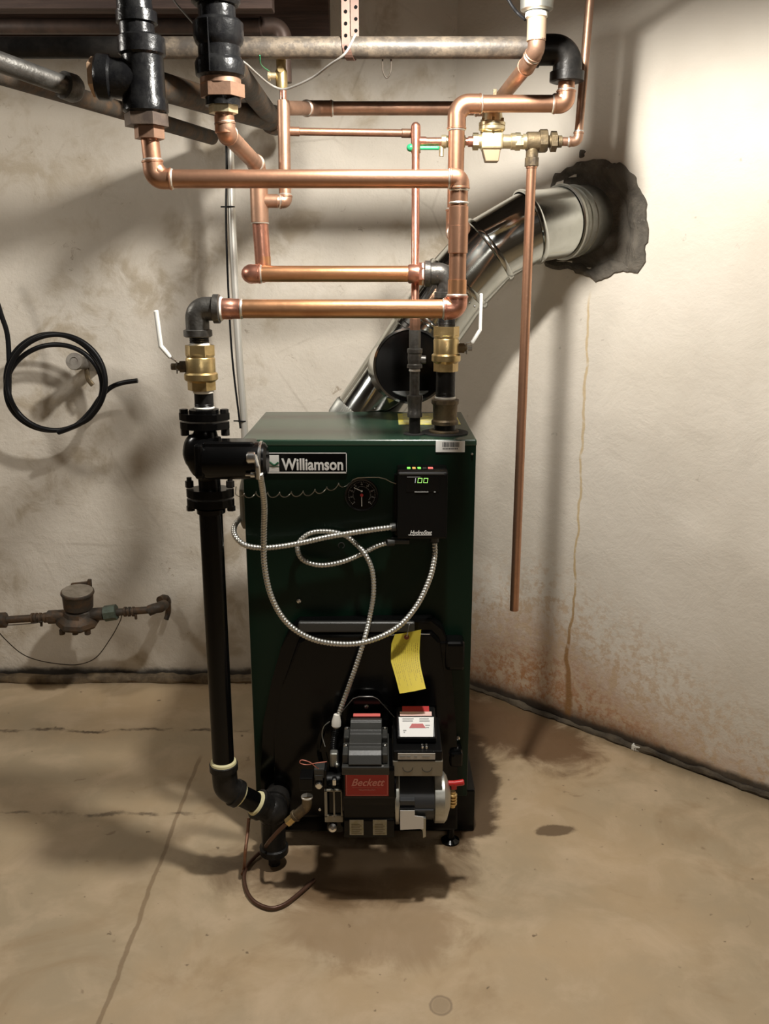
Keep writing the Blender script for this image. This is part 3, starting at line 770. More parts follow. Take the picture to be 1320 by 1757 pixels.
m.lathe([(.022, 0), (.0275, .002), (.0275, .013), (.024, .015)], (XE+.006, YS, zs), (-1, 0, 0), 28); m.lathe([(.022, 0), (.0275, .002), (.0275, .013), (.024, .015)], (SX, YS, zs-.036), (0, 0, -1), 28)
m.lathe([(.0225, 0), (.0232, .001), (.0215, .004)], (XE-.010, YS, zs), (-1, 0, 0), 24, 1)
m.build('iron_elbow', ['grey_iron', 'tape'], None, label='grey malleable iron elbow half hidden behind the right copper riser', category='pipe fitting')
m = MB(); m.hexa((XE-.020, YS, zs), (XE-.008, YS, zs), .0235); m.lathe([(.0182, 0), (.0202, .001), (.0202, .022), (.0185, .025)], (XE-.018, YS, zs), (-1, 0, 0), 24)
m.build('copper_adapter', 'copper_bright', None, label='pink copper adapter screwed into the right grey iron elbow', category='pipe fitting')
YV = 2.05; xle = xat(428, YS, zs); xv = xat(450, YV, 1.4)
run('bright copper pipe behind, level between the upper and lower loops, round end at left', 'pipe',
    [(XE-.03, YS, zs), (xle, YS, zs), (xle+.004, YV, zs), (xv, YV, zs+.0), (xv, YV, zat(440, YV))], .0172, 'copper_orange', fit='copper_bright', L=.024, R=.02)
# vertical 447 with side tee
zt0 = zat(345, YV); xv2 = xat(445, YV, zt0)
root = empty('copper_pipe', (xv, YV, zat(455, YV)), 'brown copper riser with a side tee left of the middle, bright at its foot', 'pipe')
m = MB(); m.cyl((xv, YV, zat(455, YV)), (xv2, YV, zat(372, YV)), .0172, 24); m.build('tube', 'copper_bright', root)
m = MB(); m.lathe([(.0172, 0), (.0192, .001), (.0192, zat(312, YV)-zat(382, YV)), (.0172, zat(312, YV)-zat(382, YV)+.002)], (xv2, YV, zat(382, YV)), (0, 0, 1), 24)
m.cyl((xv2, YV, zt0), (xv2+.040, YV, zt0), .0145, 20); m.lathe([(.0192, 0), (.0198, .002), (.018, .003)], (xv2, YV, zat(384, YV)), (0, 0, 1), 24, 1)
m.build('tee_body', ['copper_aged', 'solder'], root)
m = MB(); m.cyl((xv2, YV, zat(312, YV)), (xv2, YV, zat(288, YV)), .0165, 24); m.build('upper_tube', 'copper_aged', root)
# diagonal from the second black fitting
zc1 = z0-.056; pd = V((t2+.006, YT, zat(228, YT)))
run('mottled copper pipe bending back from the ribbed black coupling towards the wall', 'pipe',
    [(t2+.003, YT, zc1+.006), pd, (xv2-.002, YV, zat(283, YV)), (xv2, YV, zat(318, YV))], .0160, 'copper_aged', L=.040, R=.032)
m = MB(); m.lathe([(.0165, 0), (.0180, .001), (.0180, .030), (.0165, .031)], (t2+.004, YT, zc1-.034), (0, 0, 1), 22); m.build('copper_collar', 'copper', None, label='copper collar under the brass nut of the ribbed black coupling', category='pipe fitting')
# side branch up to the vertical 490
YW = 2.10; xw = xat(490, YW, 1.6)
run('dark copper pipe looping up from the side tee behind the upper loop', 'pipe',
    [(xv2+.030, YV, zt0), (xw, YV+.01, zt0), (xw, YW-.02, zat(185, YW)+.01)], .0132, 'copper_aged', fit='copper_aged', L=.034, R=.028)
m = MB(); m.cyl((xw-.001, YW-.02, zat(205, YW)), (xw, YW-.02, zat(152, YW)), .0072, 18); m.lathe([(.0072, 0), (.0140, .004), (.0142, .012)], (xw-.001, YW-.02, zat(205, YW)-.012), (0, 0, -1), 20)
m.build('copper_tube', 'copper_bright', None, label='thin shiny copper tube under the small brass valve', category='pipe')
# second horizontal copper (y~185) and its diagonal to the hanger
Y2 = 2.22; z2 = zat(186, Y2)
run('dull copper pipe running level behind the risers in the upper middle, bending up at right', 'pipe',
    [(xw-.002, YW-.01, zat(187, YW)), (xat(540, Y2, z2), Y2, z2), (xat(846, Y2, z2), Y2, z2), at(922, 92, 1.93)+V((-.012, .03, -.012)), at(921, 84, 1.93), at(921, 40, 1.93)], .0150, 'copper_aged', L=.04, R=.032)
m = MB(); p = at(921, 52, 1.93); m.lathe([(.0150, 0), (.0185, .001), (.0185, .040), (.0150, .041)], p-V((0, 0, .02)), (0, 0, 1), 24)
m.build('copper_adapter', simple('pale_copper', (.80, .60, .42), .4, .7), None, label='pale copper adapter with white sealant hanging under the grey pipe end at the top', category='pipe fitting')
p = at(921, 22, 1.93); m = MB(); m.lathe([(.018, -.010), (.0215, -.008), (.0215, 0), (.018, .002)], p, (0, 0, 1), 24, 1); m.lathe([(.024, 0), (.031, .003), (.032, .022), (.034, .028), (.034, .15)], p+V((0, 0, .002)), (0, 0, 1), 28)
m.build('grey_coupling', ['galv_dull', 'tape'], None, label='pale grey pipe coupling at the top edge above the bent copper pipe', category='pipe fitting')
m = MB(); pa = V((xw+.012, YW-.02, zat(228, YW))); YF = 2.12; pb = V((xat(712, YF, zat(229, YF)), YF, zat(229, YF)))
m.cyl(pa, pb, .0080, 16); m.lathe([(.0080, 0), (.0096, .001), (.0096, .024), (.0080, .025)], pa+(pb-pa).normalized()*-.004, pb-pa, 18); m.lathe([(.0080, 0), (.0096, .001), (.0096, .024), (.0080, .025)], pb-(pb-pa).normalized()*.03, pb-pa, 18)
m.build('copper_tube', 'copper_dark', None, label='thin dark copper tube running level under the dull copper pipe', category='pipe')

# small riser (px 713)
yr = 1.97; SXr = xat(713, yr, 1.3); YF2 = 2.09; zf = zat(243, YF2)
root = empty('copper_tube', (SXr, yr, zat(560, yr)), 'slim pink copper riser standing in front of the flue, with a branch at its top', 'pipe')
m = MB(); TX = xat(713.5, YF2, zf); m.tube([(SXr, yr, zat(560, yr)), (TX, YF2, zat(219, YF2)), (TX, YF+.03, zat(219, YF2))], .0086, .012, 18); m.build('tube', 'copper_bright', root)
m = MB(); zz1, zz0 = zat(218, YF2), zat(262, YF2-.01); m.cyl((TX, YF2-.011, zz0), (TX, YF2, zz1), .0104, 18); m.sphere((TX, YF2, zz1), .0104, 0, 18); m.cyl((TX, YF2-.003, zf), (TX+.022, YF2, zf), .0102, 18); m.build('branch_tee', 'copper_bright', root)
m = MB(); m.lathe([(.0082, 0), (.0115, .001), (.0122, .012), (.0122, .026), (.009, .028)], (SXr, yr, zat(568, yr)), (0, 0, 1), 8, 0, True); m.build('adapter', 'copper_dark', root)
root = empty('iron_pipe', (SXr, yr, BT), 'slim grey iron pipe with fittings between the boiler top and the pink copper riser', 'pipe')
m = MB(); m.cyl((SXr, yr, zat(603, yr)), (SXr, yr, zat(566, yr)), .0125, 20, 0); m.cyl((SXr, yr, zat(690, yr)), (SXr, yr, zat(625, yr)), .0105, 20); m.build('tube', 'grey_iron', root)
m = MB(); m.lathe([(.0125, 0), (.0165, .001), (.0165, .008), (.014, .010), (.0155, .022), (.0150, .032), (.0165, .034), (.0165, .042), (.0125, .043)], (SXr, yr, zat(632, yr)), (0, 0, 1), 22); m.cyl((SXr, yr, zat(617, yr)), (SXr+.024, yr, zat(617, yr)), .0085, 16); m.build('coupling', 'grey_iron', root)
m = MB(); m.lathe([(.0118, 0), (.0128, .001), (.0118, .005)], (SXr, yr, zat(637, yr)), (0, 0, 1), 20); m.lathe([(.0125, 0), (.0140, .001), (.0125, .005)], (SXr, yr, zat(605, yr)), (0, 0, 1), 20); m.build('tape_ring', 'tape', root, split=True)
m = MB(); m.lathe([(.0115, 0), (.0165, .001), (.0170, .010), (.0150, .014), (.0160, .034), (.0175, .040), (.0175, .048), (.012, .050)], (SXr+.001, yr, zat(716, yr)), (0, 0, 1), 22); m.build('lower_coupling', 'grey_iron', root)
m = MB(); m.cyl((SXr+.001, yr, BT), (SXr+.001, yr, zat(714, yr)), .0125, 20); m.lathe([(.0125, 0), (.018, .001), (.0125, .003)], (SXr+.001, yr, BT), (0, 0, 1), 20); m.build('nipple', 'black_iron', root)

# ================================================================== FEED LINE WITH REGULATOR
def xf(px): return xat(px, YF2, zf)
m = MB(); m.cyl((xf(720), YF2, zf), (xf(758), YF2, zf), .0086, 18); m.build('copper_tube', 'copper_bright', None, label='short pink copper tube between the slim riser and the green-levered valve', category='pipe')
m = MB(); m.cyl((xf(793), YF2, zf), (xf(815), YF2, zf), .0082, 18); m.lathe([(.0082, 0), (.0110, .001), (.0110, .016), (.0082, .018)], (xf(803), YF2, zf), (1, 0, 0), 18)
m.build('copper_tube', 'copper_bright', None, label='very short pink copper tube entering the left side of the regulator', category='pipe')
root = empty('ball_valve', (xf(768), YF2, zf), 'small brass valve with green lever left of the regulator', 'valve')
m = MB(); m.lathe([(.009, 0), (.0135, .001), (.0140, .010), (.0120, .012), (.0130, .024), (.0150, .027), (.0150, .040), (.0125, .043), (.0125, .052), (.009, .053)], (xf(757), YF2, zf), (1, 0, 0), 20)
m.cyl((xf(758), YF2-.001, zf-.010), (xf(758), YF2-.001, zf-.030), .0055, 8, 0, 0, True); m.build('body', 'brass_pale', root)
m = MB(); m.box((xf(703), YF2-.012, zf-.018), (xf(754), YF2-.002, zf-.010), .004, 0, None, 3); m.sphere((xf(705), YF2-.008, zf-.0135), .0085, 0, 14, (1.1, 1, 1)); m.build('handle', 'green_plastic', root)
# regulator
rx = xf(843)
root = empty('pressure_regulator', (rx, YF2, zf-.035), 'brass pressure regulator with bell-shaped cap under the copper hook', 'valve')
m = MB(); m.box((rx-.022, YF2-.020, zf-.017), (rx+.024, YF2+.020, zf+.017), .005, 0, None, 3); m.cyl((rx-.040, YF2, zf), (rx+.052, YF2, zf), .0145, 24); m.lathe([(.0145, 0), (.0170, .001), (.0170, .012), (.0145, .013)], (rx+.042, YF2, zf), (1, 0, 0), 24); m.hexa((rx-.040, YF2, zf), (rx-.028, YF2, zf), .0180)
m.build('body', 'brass_pale', root)
m = MB(); m.prism([V((rx-.020, YF2-.016, zf-.015)), V((rx+.020, YF2-.016, zf-.015)), V((rx+.016, YF2-.016, zf-.042)), V((rx-.012, YF2-.016, zf-.042))], (0, .032, 0), 0, .002); m.build('strainer_bowl', simple('bowl_bronze', (.36, .27, .17), .5, .6), root)
m = MB(); m.lathe([(.014, -.014), (.017, -.010), (.027, -.006), (.0285, -.004), (.0285, .002), (.026, .0024), (.026, .0034), (.0285, .004), (.0285, .010), (.0235, .013), (.0205, .030), (.0185, .048), (.0155, .053), (.006, .055)], (rx+.001, YF2, zf+.028), (0, 0, 1), 30)
m.build('bell_cap', 'brass_pale', root)
m = MB()
for k in range(6):
    a = PI/6+k*PI/3; m.cyl((rx+.001+.0245*math.cos(a), YF2+.0245*math.sin(a), zf+.018), (rx+.001+.0245*math.cos(a), YF2+.0245*math.sin(a), zf+.046), .0026, 8)
m.build('screw', 'brass', root, split=True)
m = MB(); m.cyl((rx, YF2, zf+.078), (rx, YF2, zf+.090), .0075, 12); m.box((rx+.001, YF2-.002, zf+.085), (rx+.009, YF2+.002, zf+.105), .001); m.box((rx-.014, YF2-.003, zf+.083), (rx+.008, YF2+.003, zf+.088), .001); m.build('adjusting_screw', 'bronze', root)
m = MB(); m.hexa((xf(884), YF2, zf), (xf(893), YF2, zf), .0185); m.hexa((xf(893), YF2, zf-.001), (xf(898), YF2, zf-.001), .0145); m.lathe([(.012, 0), (.016, .001), (.016, .008), (.012, .009)], (xf(897), YF2, zf), (1, 0, 0), 22)
m.build('union_nut', 'brass_pale', None, label='pale brass union nut between the regulator and the dark backflow tee', category='pipe fitting')
root = empty('backflow_tee', (xf(915), YF2, zf-.04), 'dark bronze backflow preventer whose outlet points down to the long drain pipe', 'pipe fitting')
m = MB(); m.cyl((xf(903), YF2, zf), (xf(932), YF2, zf), .0200, 26, bev=.002); m.lathe([(.020, 0), (.0245, .001), (.0245, .016), (.022, .018)], (xf(925), YF2, zf+.001), (1, 0, .02), 8, 0, True); m.cyl((xf(914), YF2, zf), (xf(914), YF2, zf-.042), .0135, 22); m.lathe([(.0135, 0), (.0155, .001), (.0155, .018), (.0115, .019)], (xf(914), YF2, zf-.032), (0, 0, -1), 8, 0, True)
m.build('body', 'bronze', root)
m = MB(); m.hexa((xf(945), YF2, zf), (xf(955), YF2, zf), .0215); m.cyl((xf(936), YF2, zf), (xf(964), YF2, zf), .0125, 20); m.build('union', 'bronze', root)
xt = xf(992)
run('tall thin copper tube rising at the right of the pipework to the top edge', 'pipe',
    [(xf(958), YF2, zf), (xt, YF2, zf), (xt+.014, YF2+.01, 1.925), (xt+.30, YF2-.08, 2.04)], .0092, 'copper_aged', fit='copper_aged', name='copper_tube', R=.014, L=.022)
zd1, zd0 = zf-.045, zat(1047, YF2)
m = MB(); m.cyl((xf(914), YF2, zd0), (xf(914), YF2, zd1), .0108, 20); m.lathe([(.0108, 0), (.0125, .001), (.0125, .014), (.0108, .016)], (xf(914), YF2, zd1-.010), (0, 0, 1), 20)
m.build('drain_pipe', 'copper', None, label='long straight copper drain pipe hanging open-ended in front of the right wall', category='pipe')

# ================================================================== SMALL BRASS VALVE + WIRES, top middle
zq = zat(128, YW-.02); root = empty('relief_valve', (xw, YW-.02, zq), 'small brass valve with side cap on the thin tube at the top', 'valve')
m = MB(); m.lathe([(.007, -.030), (.0115, -.028), (.0125, -.020), (.0125, .006), (.0100, .012), (.0105, .034), (.0075, .036)], (xw-.003, YW-.02, zq), (0, 0, 1), 20); m.cyl((xw-.003, YW-.034, zq+.008), (xw-.003, YW-.02, zq+.008), .0068, 14); m.build('body', 'brass', root)
m = MB(); m.lathe([(.006, 0), (.0105, .001), (.0105, .005), (.0075, .006), (.0075, .020)], (xw-.032, YW-.02, zq-.002), (1, 0, 0), 16); m.build('side_cap', 'brass_pale', root)
def cable(name, pts, r, mat, label, cat='cable', **kw):
    m = MB(); m.sweep(smooth(pts, 8), r, 10); return m.build(name, mat, None, label=label, category=cat, **kw)
cable('grey_cable', [at(400, 98, 1.80), at(420, 108, 1.85), at(440, 126, 1.95), at(462, 144, 2.04), at(485, 153, 2.05), at(510, 146, 2.03), at(540, 131, 2.0), at(565, 112, 1.96), at(592, 92, 1.93), at(610, 60, 1.95)], .0024, 'grey_cable', 'thin grey cable draped from the ribbed coupling past the brass valve to the strap')
cable('green_wire', [at(446, 95, 1.93), at(447, 108, 1.95), at(452, 115, 2.0), at(462, 122, 2.05)], .0012, 'green_wire', 'thin green wire dropping beside the small brass valve', 'wire')
cable('grey_wire', [at(290, -12, 1.83), at(304, 8, 1.83), at(318, 24, 1.83), at(332, 40, 1.83)], .0018, 'grey_cable', 'pale grey wire slanting between the two black fittings at the top', 'wire')
cable('black_wire', [at(868, -8, 1.98), at(880, 12, 1.98), at(890, 24, 1.98), at(902, 34, 1.97)], .003, 'cord', 'short black wire slanting into the copper adapter at the top', 'wire')
# old pipes under the ceiling, left
def oldpipe(a, b, r, mat, label, cap=None, ra=None):
    root = empty('old_pipe', a, label, 'pipe'); m = MB(); m.cyl(a, b, r, 24); m.build('tube', mat, root)
    if cap:
        d = (b-a).normalized(); m = MB(); m.lathe([(r, -.006), (r+.007, -.004), (r+.008, .020), (r+.004, .028)], b-d*.02, d, 24); m.build('end_fitting', mat, root)
    return root
oldpipe(at(258, 143, 2.10), at(474, 207, 2.62), .030, 'rust_iron', 'dark iron pipe slanting back behind the black tee to a thick end fitting', True)
oldpipe(at(398, 112, 2.0), at(466, 202, 2.60), .024, 'rust_iron', 'second dark iron pipe slanting down behind the ribbed coupling')
oldpipe(at(-30, 118, 1.75), at(364, 236, 2.66), .019, 'rust_iron', 'brown iron pipe slanting down across the top left towards the wall')
oldpipe(at(-40, 92, 1.62), at(126, 152, 1.80), .017, 'grey_iron', 'grey dusty pipe at the far top left leading towards the side bushing', True)
mm = at(486, 45, 2.30)
run('dull brown copper pipe level above the black pipe, bending down at its right end', 'pipe', [V((-1.6, 2.30, mm.z)), mm+V((.0, 0, 0)), mm-V((0, 0, .12))], .017, 'dull_brown', fit='dull_brown', ring=None, R=.034)
# conduit
YC = 2.5
root = empty('conduit', (xat(418, YC, .9), YC, 0), 'tall silvery conduit strapped with a black cable, left behind the boiler', 'conduit')
m = MB(); cp = [V((xat(392, YC, zat(240, YC)), YC, 1.95)), at(394, 250, YC), at(399, 400, YC), at(410, 600, YC), at(420, 740, YC), V((-.392, YC, .6)), V((-.392, YC, 0))]
m.sweep(smooth(cp, 8), .0105, 18); m.build('tube', 'conduit', root)
m = MB(); m.sweep(smooth([p+V((-.013+.006*math.sin(i*1.7), -.010, .01)) for i, p in enumerate(cp[:5])], 8), .0028, 8); m.build('side_cable', 'cord', root)
for py, px in ((355, 396), (722, 417)):
    m = MB(); p = at(px, py, YC); m.lathe([(.0125, -.002), (.0142, -.0015), (.0142, .0015), (.0125, .002)], p+V((-.002, 0, 0)), (0, 0, 1), 18); m.box(p+V((-.026, -.004, -.0018)), p+V((-.012, .0, .0018)), .0005); m.build('tie', 'cord', root)

# ================================================================== FLUE
FV = [V((-.135, 2.40, .82)), V((-.07, 2.40, .915)), V((.215, 2.40, 1.325)), V((.385, 2.405, 1.435)), V((.60, 2.56, 1.462))]
RV = .089
root = empty('flue_pipe', FV[0], 'shiny galvanised flue pipe rising from behind the boiler into the right wall', 'flue pipe')
m = MB(); d0 = (FV[2]-FV[1]).normalized(); m.cyl(FV[0], FV[2]-d0*.16, RV, 48)
m.lathe([(RV, 0), (RV+.004, .002), (RV+.004, .012), (RV, .014)], FV[2]-d0*.21, d0, 48)
m.build('lower_section', 'galv', root)
m = MB()  # crimped end
c0 = FV[1]-d0*.01; x, y = ortho(d0)
rings = []
for t, a in ((0, 0), (.006, .003), (.045, .003), (.05, 0)):
    rings.append([c0+d0*t+(x*math.cos(2*PI*k/160)+y*math.sin(2*PI*k/160))*(RV+.001+(a if k % 2 else 0)) for k in range(160)])
m._loft(rings, 0, False)
m.build('crimped_end', 'galv_dull', root)
# gored elbow: segments between bead rings
segp = [FV[2]-d0*.17]
ctrl = [(FV[2]-d0*.165, d0), (FV[2]-d0*.04, None), (FV[2]+V((.055, 0, .050)), None), (FV[3]+V((-.015, 0, -.004)), None), (FV[3]+V((.075, .040, .010)), None), (FV[4], None)]
path = [c[0] for c in ctrl]
for i in range(len(path)-1):
    m = MB(); a, b = path[i], path[i+1]; d = (b-a).normalized()
    dp = (path[i]-path[i-1]).normalized() if i else d; dn = (path[i+2]-path[i+1]).normalized() if i+2 < len(path) else d
    na, nb = (dp+d).normalized(), (dn+d).normalized()
    x, y = ortho(d); rings = []
    for t in range(2):
        P_, N_ = (a, na) if t == 0 else (b, nb); r = []
        for k in range(56):
            o = (x*math.cos(2*PI*k/56)+y*math.sin(2*PI*k/56))*RV
            q = P_+o; s_ = -(q-P_).dot(N_)/d.dot(N_); r.append(q+d*s_)
        rings.append(r)
    # bead at the start
    bead = [p for p in rings[0]]; c = a
    R2 = [[p+d*o_+(p-c).normalized()*h_ for p in bead] for o_, h_ in ((-.008, 0), (-.006, .005), (0, .0065), (.006, .005), (.008, 0))]
    m._loft(rings, 0, False)
    for q in R2 and [R2]: m._loft(q, 0, False)
    m.build('elbow_gore' if i < len(path)-2 else 'wall_section', 'galv' if i < len(path)-2 else 'galv_dull', root)
m = MB(); d = (FV[4]-path[-2]).normalized(); c = path[-2]
for t in (.012, .035):
    m.lathe([(RV, 0), (RV+.003, .001), (RV+.003, .003), (RV, .004)], c+d*t, d, 48)
m.build('wall_collar', 'galv_dull', root)
m = MB()
for a in (FV[1]+d0*.08+V((-.0, -RV, 0)), path[1]+V((.0, -RV-.001, -.02)), path[1]+V((.035, -RV+.006, -.055))): m.sphere(a, .0035, 0, 8)
m.build('screw', 'steel', root, split=True)
# draft regulator
root = empty('draft_regulator', (.04, 2.30, 1.085), 'round black draft regulator facing out of the galvanised flue pipe', 'draft regulator')
B0 = V((.035, 2.40, 1.072)); B1 = V(at(705, 628, 2.15)); db = (B1-B0).normalized(); RB = .0865; Lb = (B1-B0).length
m = MB(); x, y = ortho(db)
def ringr(r, t): return [B0+db*t+(x*math.cos(2*PI*k/56)+y*math.sin(2*PI*k/56))*r for k in range(56)]
m._loft([ringr(RB-.003, .03), ringr(RB-.003, Lb-.006), ringr(RB+.002, Lb-.004), ringr(RB+.003, Lb), ringr(RB-.002, Lb+.001), ringr(RB-.004, Lb-.003)], 0, False)
m._loft([ringr(RB-.004, Lb-.003), ringr(RB-.006, Lb-.05), ringr(.01, Lb-.06)], 1, True)
m.build('collar', ['galv', 'gloss_black'], root)
m = MB(); tilt = (db+V((0, 0, .30))).normalized(); c = B1-db*.026
m.lathe([(.072, 0), (.078, .001), (.078, .005), (.0765, .006)], c, tilt, 48); m.build('damper_plate', simple('damper_black', (.055, .06, .055), .38, .1), root)
m = MB(); m.lathe([(RB-.012, 0), (RB-.0065, .001), (RB-.0065, .012), (RB-.012, .013)], B1-db*.020, db, 48)
m.build('inner_ring', 'gloss_black', root)
m = MB(); xr, yr_ = ortho(tilt)
c2 = c+tilt*.007; m.box(c2-V((.026, .004, .012)), c2+V((.026, .003, .012)), .003); m.box(c2-V((.034, .006, .003)), c2+V((.034, .002, .003)), .001)
m.build('weight_bracket', 'gloss_black', root)
m = MB()
for px, py in ((657, 606), (664, 606), (664, 654)): m.sphere(at(px, py, 2.158), .0022, 0, 8)
m.build('rivet', 'steel', root, split=True)
# ================================================================== BOILER
YB, XL, XR, BD = 1.90, -.306, .197, .405
def pb(x0, y0, x1, y1, Y, dep=0.0):
    za, zb_ = zat(y0, Y), zat(y1, Y); zm_ = (za+zb_)/2
    return V((xat(x0, Y, zm_), Y, zb_)), V((xat(x1, Y, zm_), Y+dep, za))
boiler = empty('boiler', ((XL+XR)/2, YB+BD/2, 0), 'dark green steel boiler cabinet standing in the corner under the copper pipes', 'boiler')
m = MB()
m.box((XL, YB, .112), (XR, YB+BD, BT-.0015), .003)
m.build('jacket', 'green', boiler)
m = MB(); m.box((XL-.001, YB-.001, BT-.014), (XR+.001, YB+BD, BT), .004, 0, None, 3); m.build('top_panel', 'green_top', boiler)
m = MB(); m.box((XL+.004, YB+.025, 0), (XR+.022, YB+BD-.02, .113), .004); m.build('base', 'gloss_black', boiler)
# side cover at left
m = MB(); q = []
zt_, zb_ = zat(812, 2.0), zat(900, 2.0)
for a, b in ((0, .02), (.03, 0), (.14, 0), (.17, .02), (.17, .10), (.14, .115), (.03, .115), (0, .10)): q.append(V((XL+.002, 1.93+a, zb_+b)))
m.prism(q, (-.018, 0, 0), 0, .006); m.build('side_cover', 'plate_grey', boiler)
# yellow sticker on the top
a, b = V((xat(684, 2.13, BT), 2.14, BT)), V((.180, 2.285, BT))
m = MB(); m.box((a.x, 2.10, BT), (b.x, 2.27, BT+.0008)); m.build('top_sticker', 'yellow_sticker', boiler)
m = MB()
for k in range(7): m.box((a.x+.012, 2.115+k*.022, BT+.0008), (b.x-.02-.01*(k % 3), 2.121+k*.022, BT+.0011))
m.build('sticker_print', 'ink_grey', boiler)
# pipe collars on top
m = MB(); m.lathe([(.012, 0), (.052, 0), (.052, .0025), (.012, .003)], (SX, YS, BT), (0, 0, 1), 36); m.lathe([(.012, 0), (.024, 0), (.024, .002), (.012, .003)], (SXr, yr, BT), (0, 0, 1), 30)
m.build('pipe_opening', 'hole', boiler, split=True)
# name plate
Yn = YB-.004; lo, hi = pb(430, 776, 596, 813, Yn, .004)
m = MB(); m.box(lo, hi, .001, 0); m.build('name_plate', 'gloss_black', boiler); plate = bpy.data.objects['name_plate']
m = MB(); w_ = .0035
for A, B in (((lo.x, lo.z), (hi.x, lo.z+w_)), ((lo.x, hi.z-w_), (hi.x, hi.z)), ((hi.x-w_, lo.z), (hi.x, hi.z)), ((lo.x, lo.z), (lo.x+w_, hi.z))): m.box((A[0]+.001, Yn-.0008, A[1]+.001), (B[0]-.001 if B[0] == hi.x else B[0]+.001, Yn+.0005, B[1]-.001 if B[1] == hi.z else B[1]+.001))
m.build('plate_border', 'label_white', plate)
l2, h2 = pb(438, 781, 479, 809, Yn-.0002)
m = MB(); m.box(l2, h2+V((0, .001, 0))); m.build('logo_square', 'label_white', plate)
m = MB(); zc_ = l2.z+(h2.z-l2.z)*.52; P = []
for k in range(25):
    t = k/24; P.append(V((l2.x+(h2.x-l2.x)*(.02+.96*t), Yn-.0006, zc_+.0035*math.sin(t*2*PI*2.0+.8)+(-.001))))
m.sweep(P, .0021, 8); m.box((l2.x, Yn-.0008, l2.z+.0105), (h2.x, Yn, l2.z+.0118)); m.build('logo_wave', simple('logo_green', (.01, .10, .04), .5), plate)
tc = (V(at(537, 797, Yn)))
text('lettering', 'Williamson', .0355, (tc.x, Yn-.0006, tc.z-.001), 'label_white', plate, .0004, .0009, 0, 'CENTER', sx=.82)
# barcode
lo, hi = pb(748, 756.5, 798, 776, YB-.0022, .0015)
m = MB(); m.box(lo, hi, .0006); lab = m.build('barcode_label', 'label_white', boiler)
m = MB(); random.seed(3); x = lo.x+.014
while x < hi.x-.012:
    w_ = random.choice((.0006, .0009, .0016)); m.box((x, lo.y-.0004, lo.z+.0115), (x+w_, lo.y, hi.z-.003)); x += w_+random.choice((.0006, .001))
for k in range(10): m.box((lo.x+.015+k*.0033, lo.y-.0004, lo.z+.0062), (lo.x+.0172+k*.0033, lo.y, lo.z+.009))
m.build('barcode', 'ink', lab)
# cabinet screws
m = MB()
for px, py in ((513, 1031), (810, 779), (462, 1219), (786, 1266)):
    p = at(px, py, YB-.002); m.lathe([(.0055 if py > 1000 else .003, 0), (.005 if py > 1000 else .0026, .003), (.002, .004)], p+V((0, .001, 0)), (0, -1, 0), 14)
m.build('screw', 'steel', boiler, split=True)
m = MB(); 
for k in range(20):
    a, b = 2*PI*k/20, 2*PI*(k+1)/20; c_ = at(586, 936, YB-.001)
    if k not in (13, 14, 15): m.cyl(c_+V((math.cos(a)*.0065, 0, math.sin(a)*.0065)), c_+V((math.cos(b)*.0065, 0, math.sin(b)*.0065)), .0012, 6)
m.build('knockout', 'plastic_grey', boiler)
# gauge
Yg = YB-.020; gc = at(621, 849, Yg); gauge_r = .0352
m = MB(); m.lathe([(.034, -.020), (.0345, -.004), (gauge_r+.0012, -.002), (gauge_r+.0012, .002), (gauge_r-.0005, .0036), (gauge_r-.003, .0025), (gauge_r-.0035, .0005)], gc, (0, -1, 0), 44)
g = m.build('pressure_gauge', simple('gauge_rim', (.02, .02, .02), .12, .5), boiler)
m = MB(); m.cyl(gc+V((0, .001, 0)), gc+V((0, -.0012, 0)), gauge_r-.003, 40); m.build('dial', 'gloss_black', g)
m = MB()
for k in range(41):
    a = math.radians(225-270*k/40); r1_, r2_ = gauge_r-.0055, gauge_r-.0055-(.004 if k % 5 == 0 else .002)
    u_ = V((math.cos(a), 0, math.sin(a))); m.cyl(gc+u_*r1_+V((0, -.0013, 0)), gc+u_*r2_+V((0, -.0013, 0)), .00035 if k % 5 else .0006, 6)
for k in range(31):
    a = math.radians(215-250*k/30); u_ = V((math.cos(a), 0, math.sin(a))); m.cyl(gc+u_*(gauge_r-.0155)+V((0, -.0013, 0)), gc+u_*(gauge_r-.0175)+V((0, -.0013, 0)), .0004, 6)
m.build('dial_marks', 'ink_grey', g)
for k, s_ in enumerate(('0', '10', '20', '30', '40', '50', '60', '70', '80')):
    a = math.radians(225-270*k/8); text('numeral', s_, .0050, gc+V((math.cos(a)*(gauge_r-.0122), -.0014, math.sin(a)*(gauge_r-.0122))), 'ink_grey', g, .0001)
m = MB(); hub = gc+V((0, -.0025, 0)); m.cyl(gc, gc+V((0, -.0045, 0)), .0035, 16, 1); m.box(hub+V((-.0007, -.0004, -.025)), hub+V((.0007, .0004, 0)), 0, 0)
e_ = hub+V((-.0165, -.001, .0165)); s0 = hub+V((0, -.001, .009)); dd_ = e_-s0; mid = (e_+s0)/2; R = Matrix.Rotation(-math.atan2(dd_.z, dd_.x), 3, 'Y'); L_ = dd_.length
m.box(mid-V((L_/2, .0004, .0008)), mid+V((L_/2, .0004, .0008)), 0, 0, R); m.cyl(s0+V((0, .001, 0)), s0+V((0, -.001, 0)), .002, 12, 0)
m.build('needle', ['label_white', 'red_ink'], g)
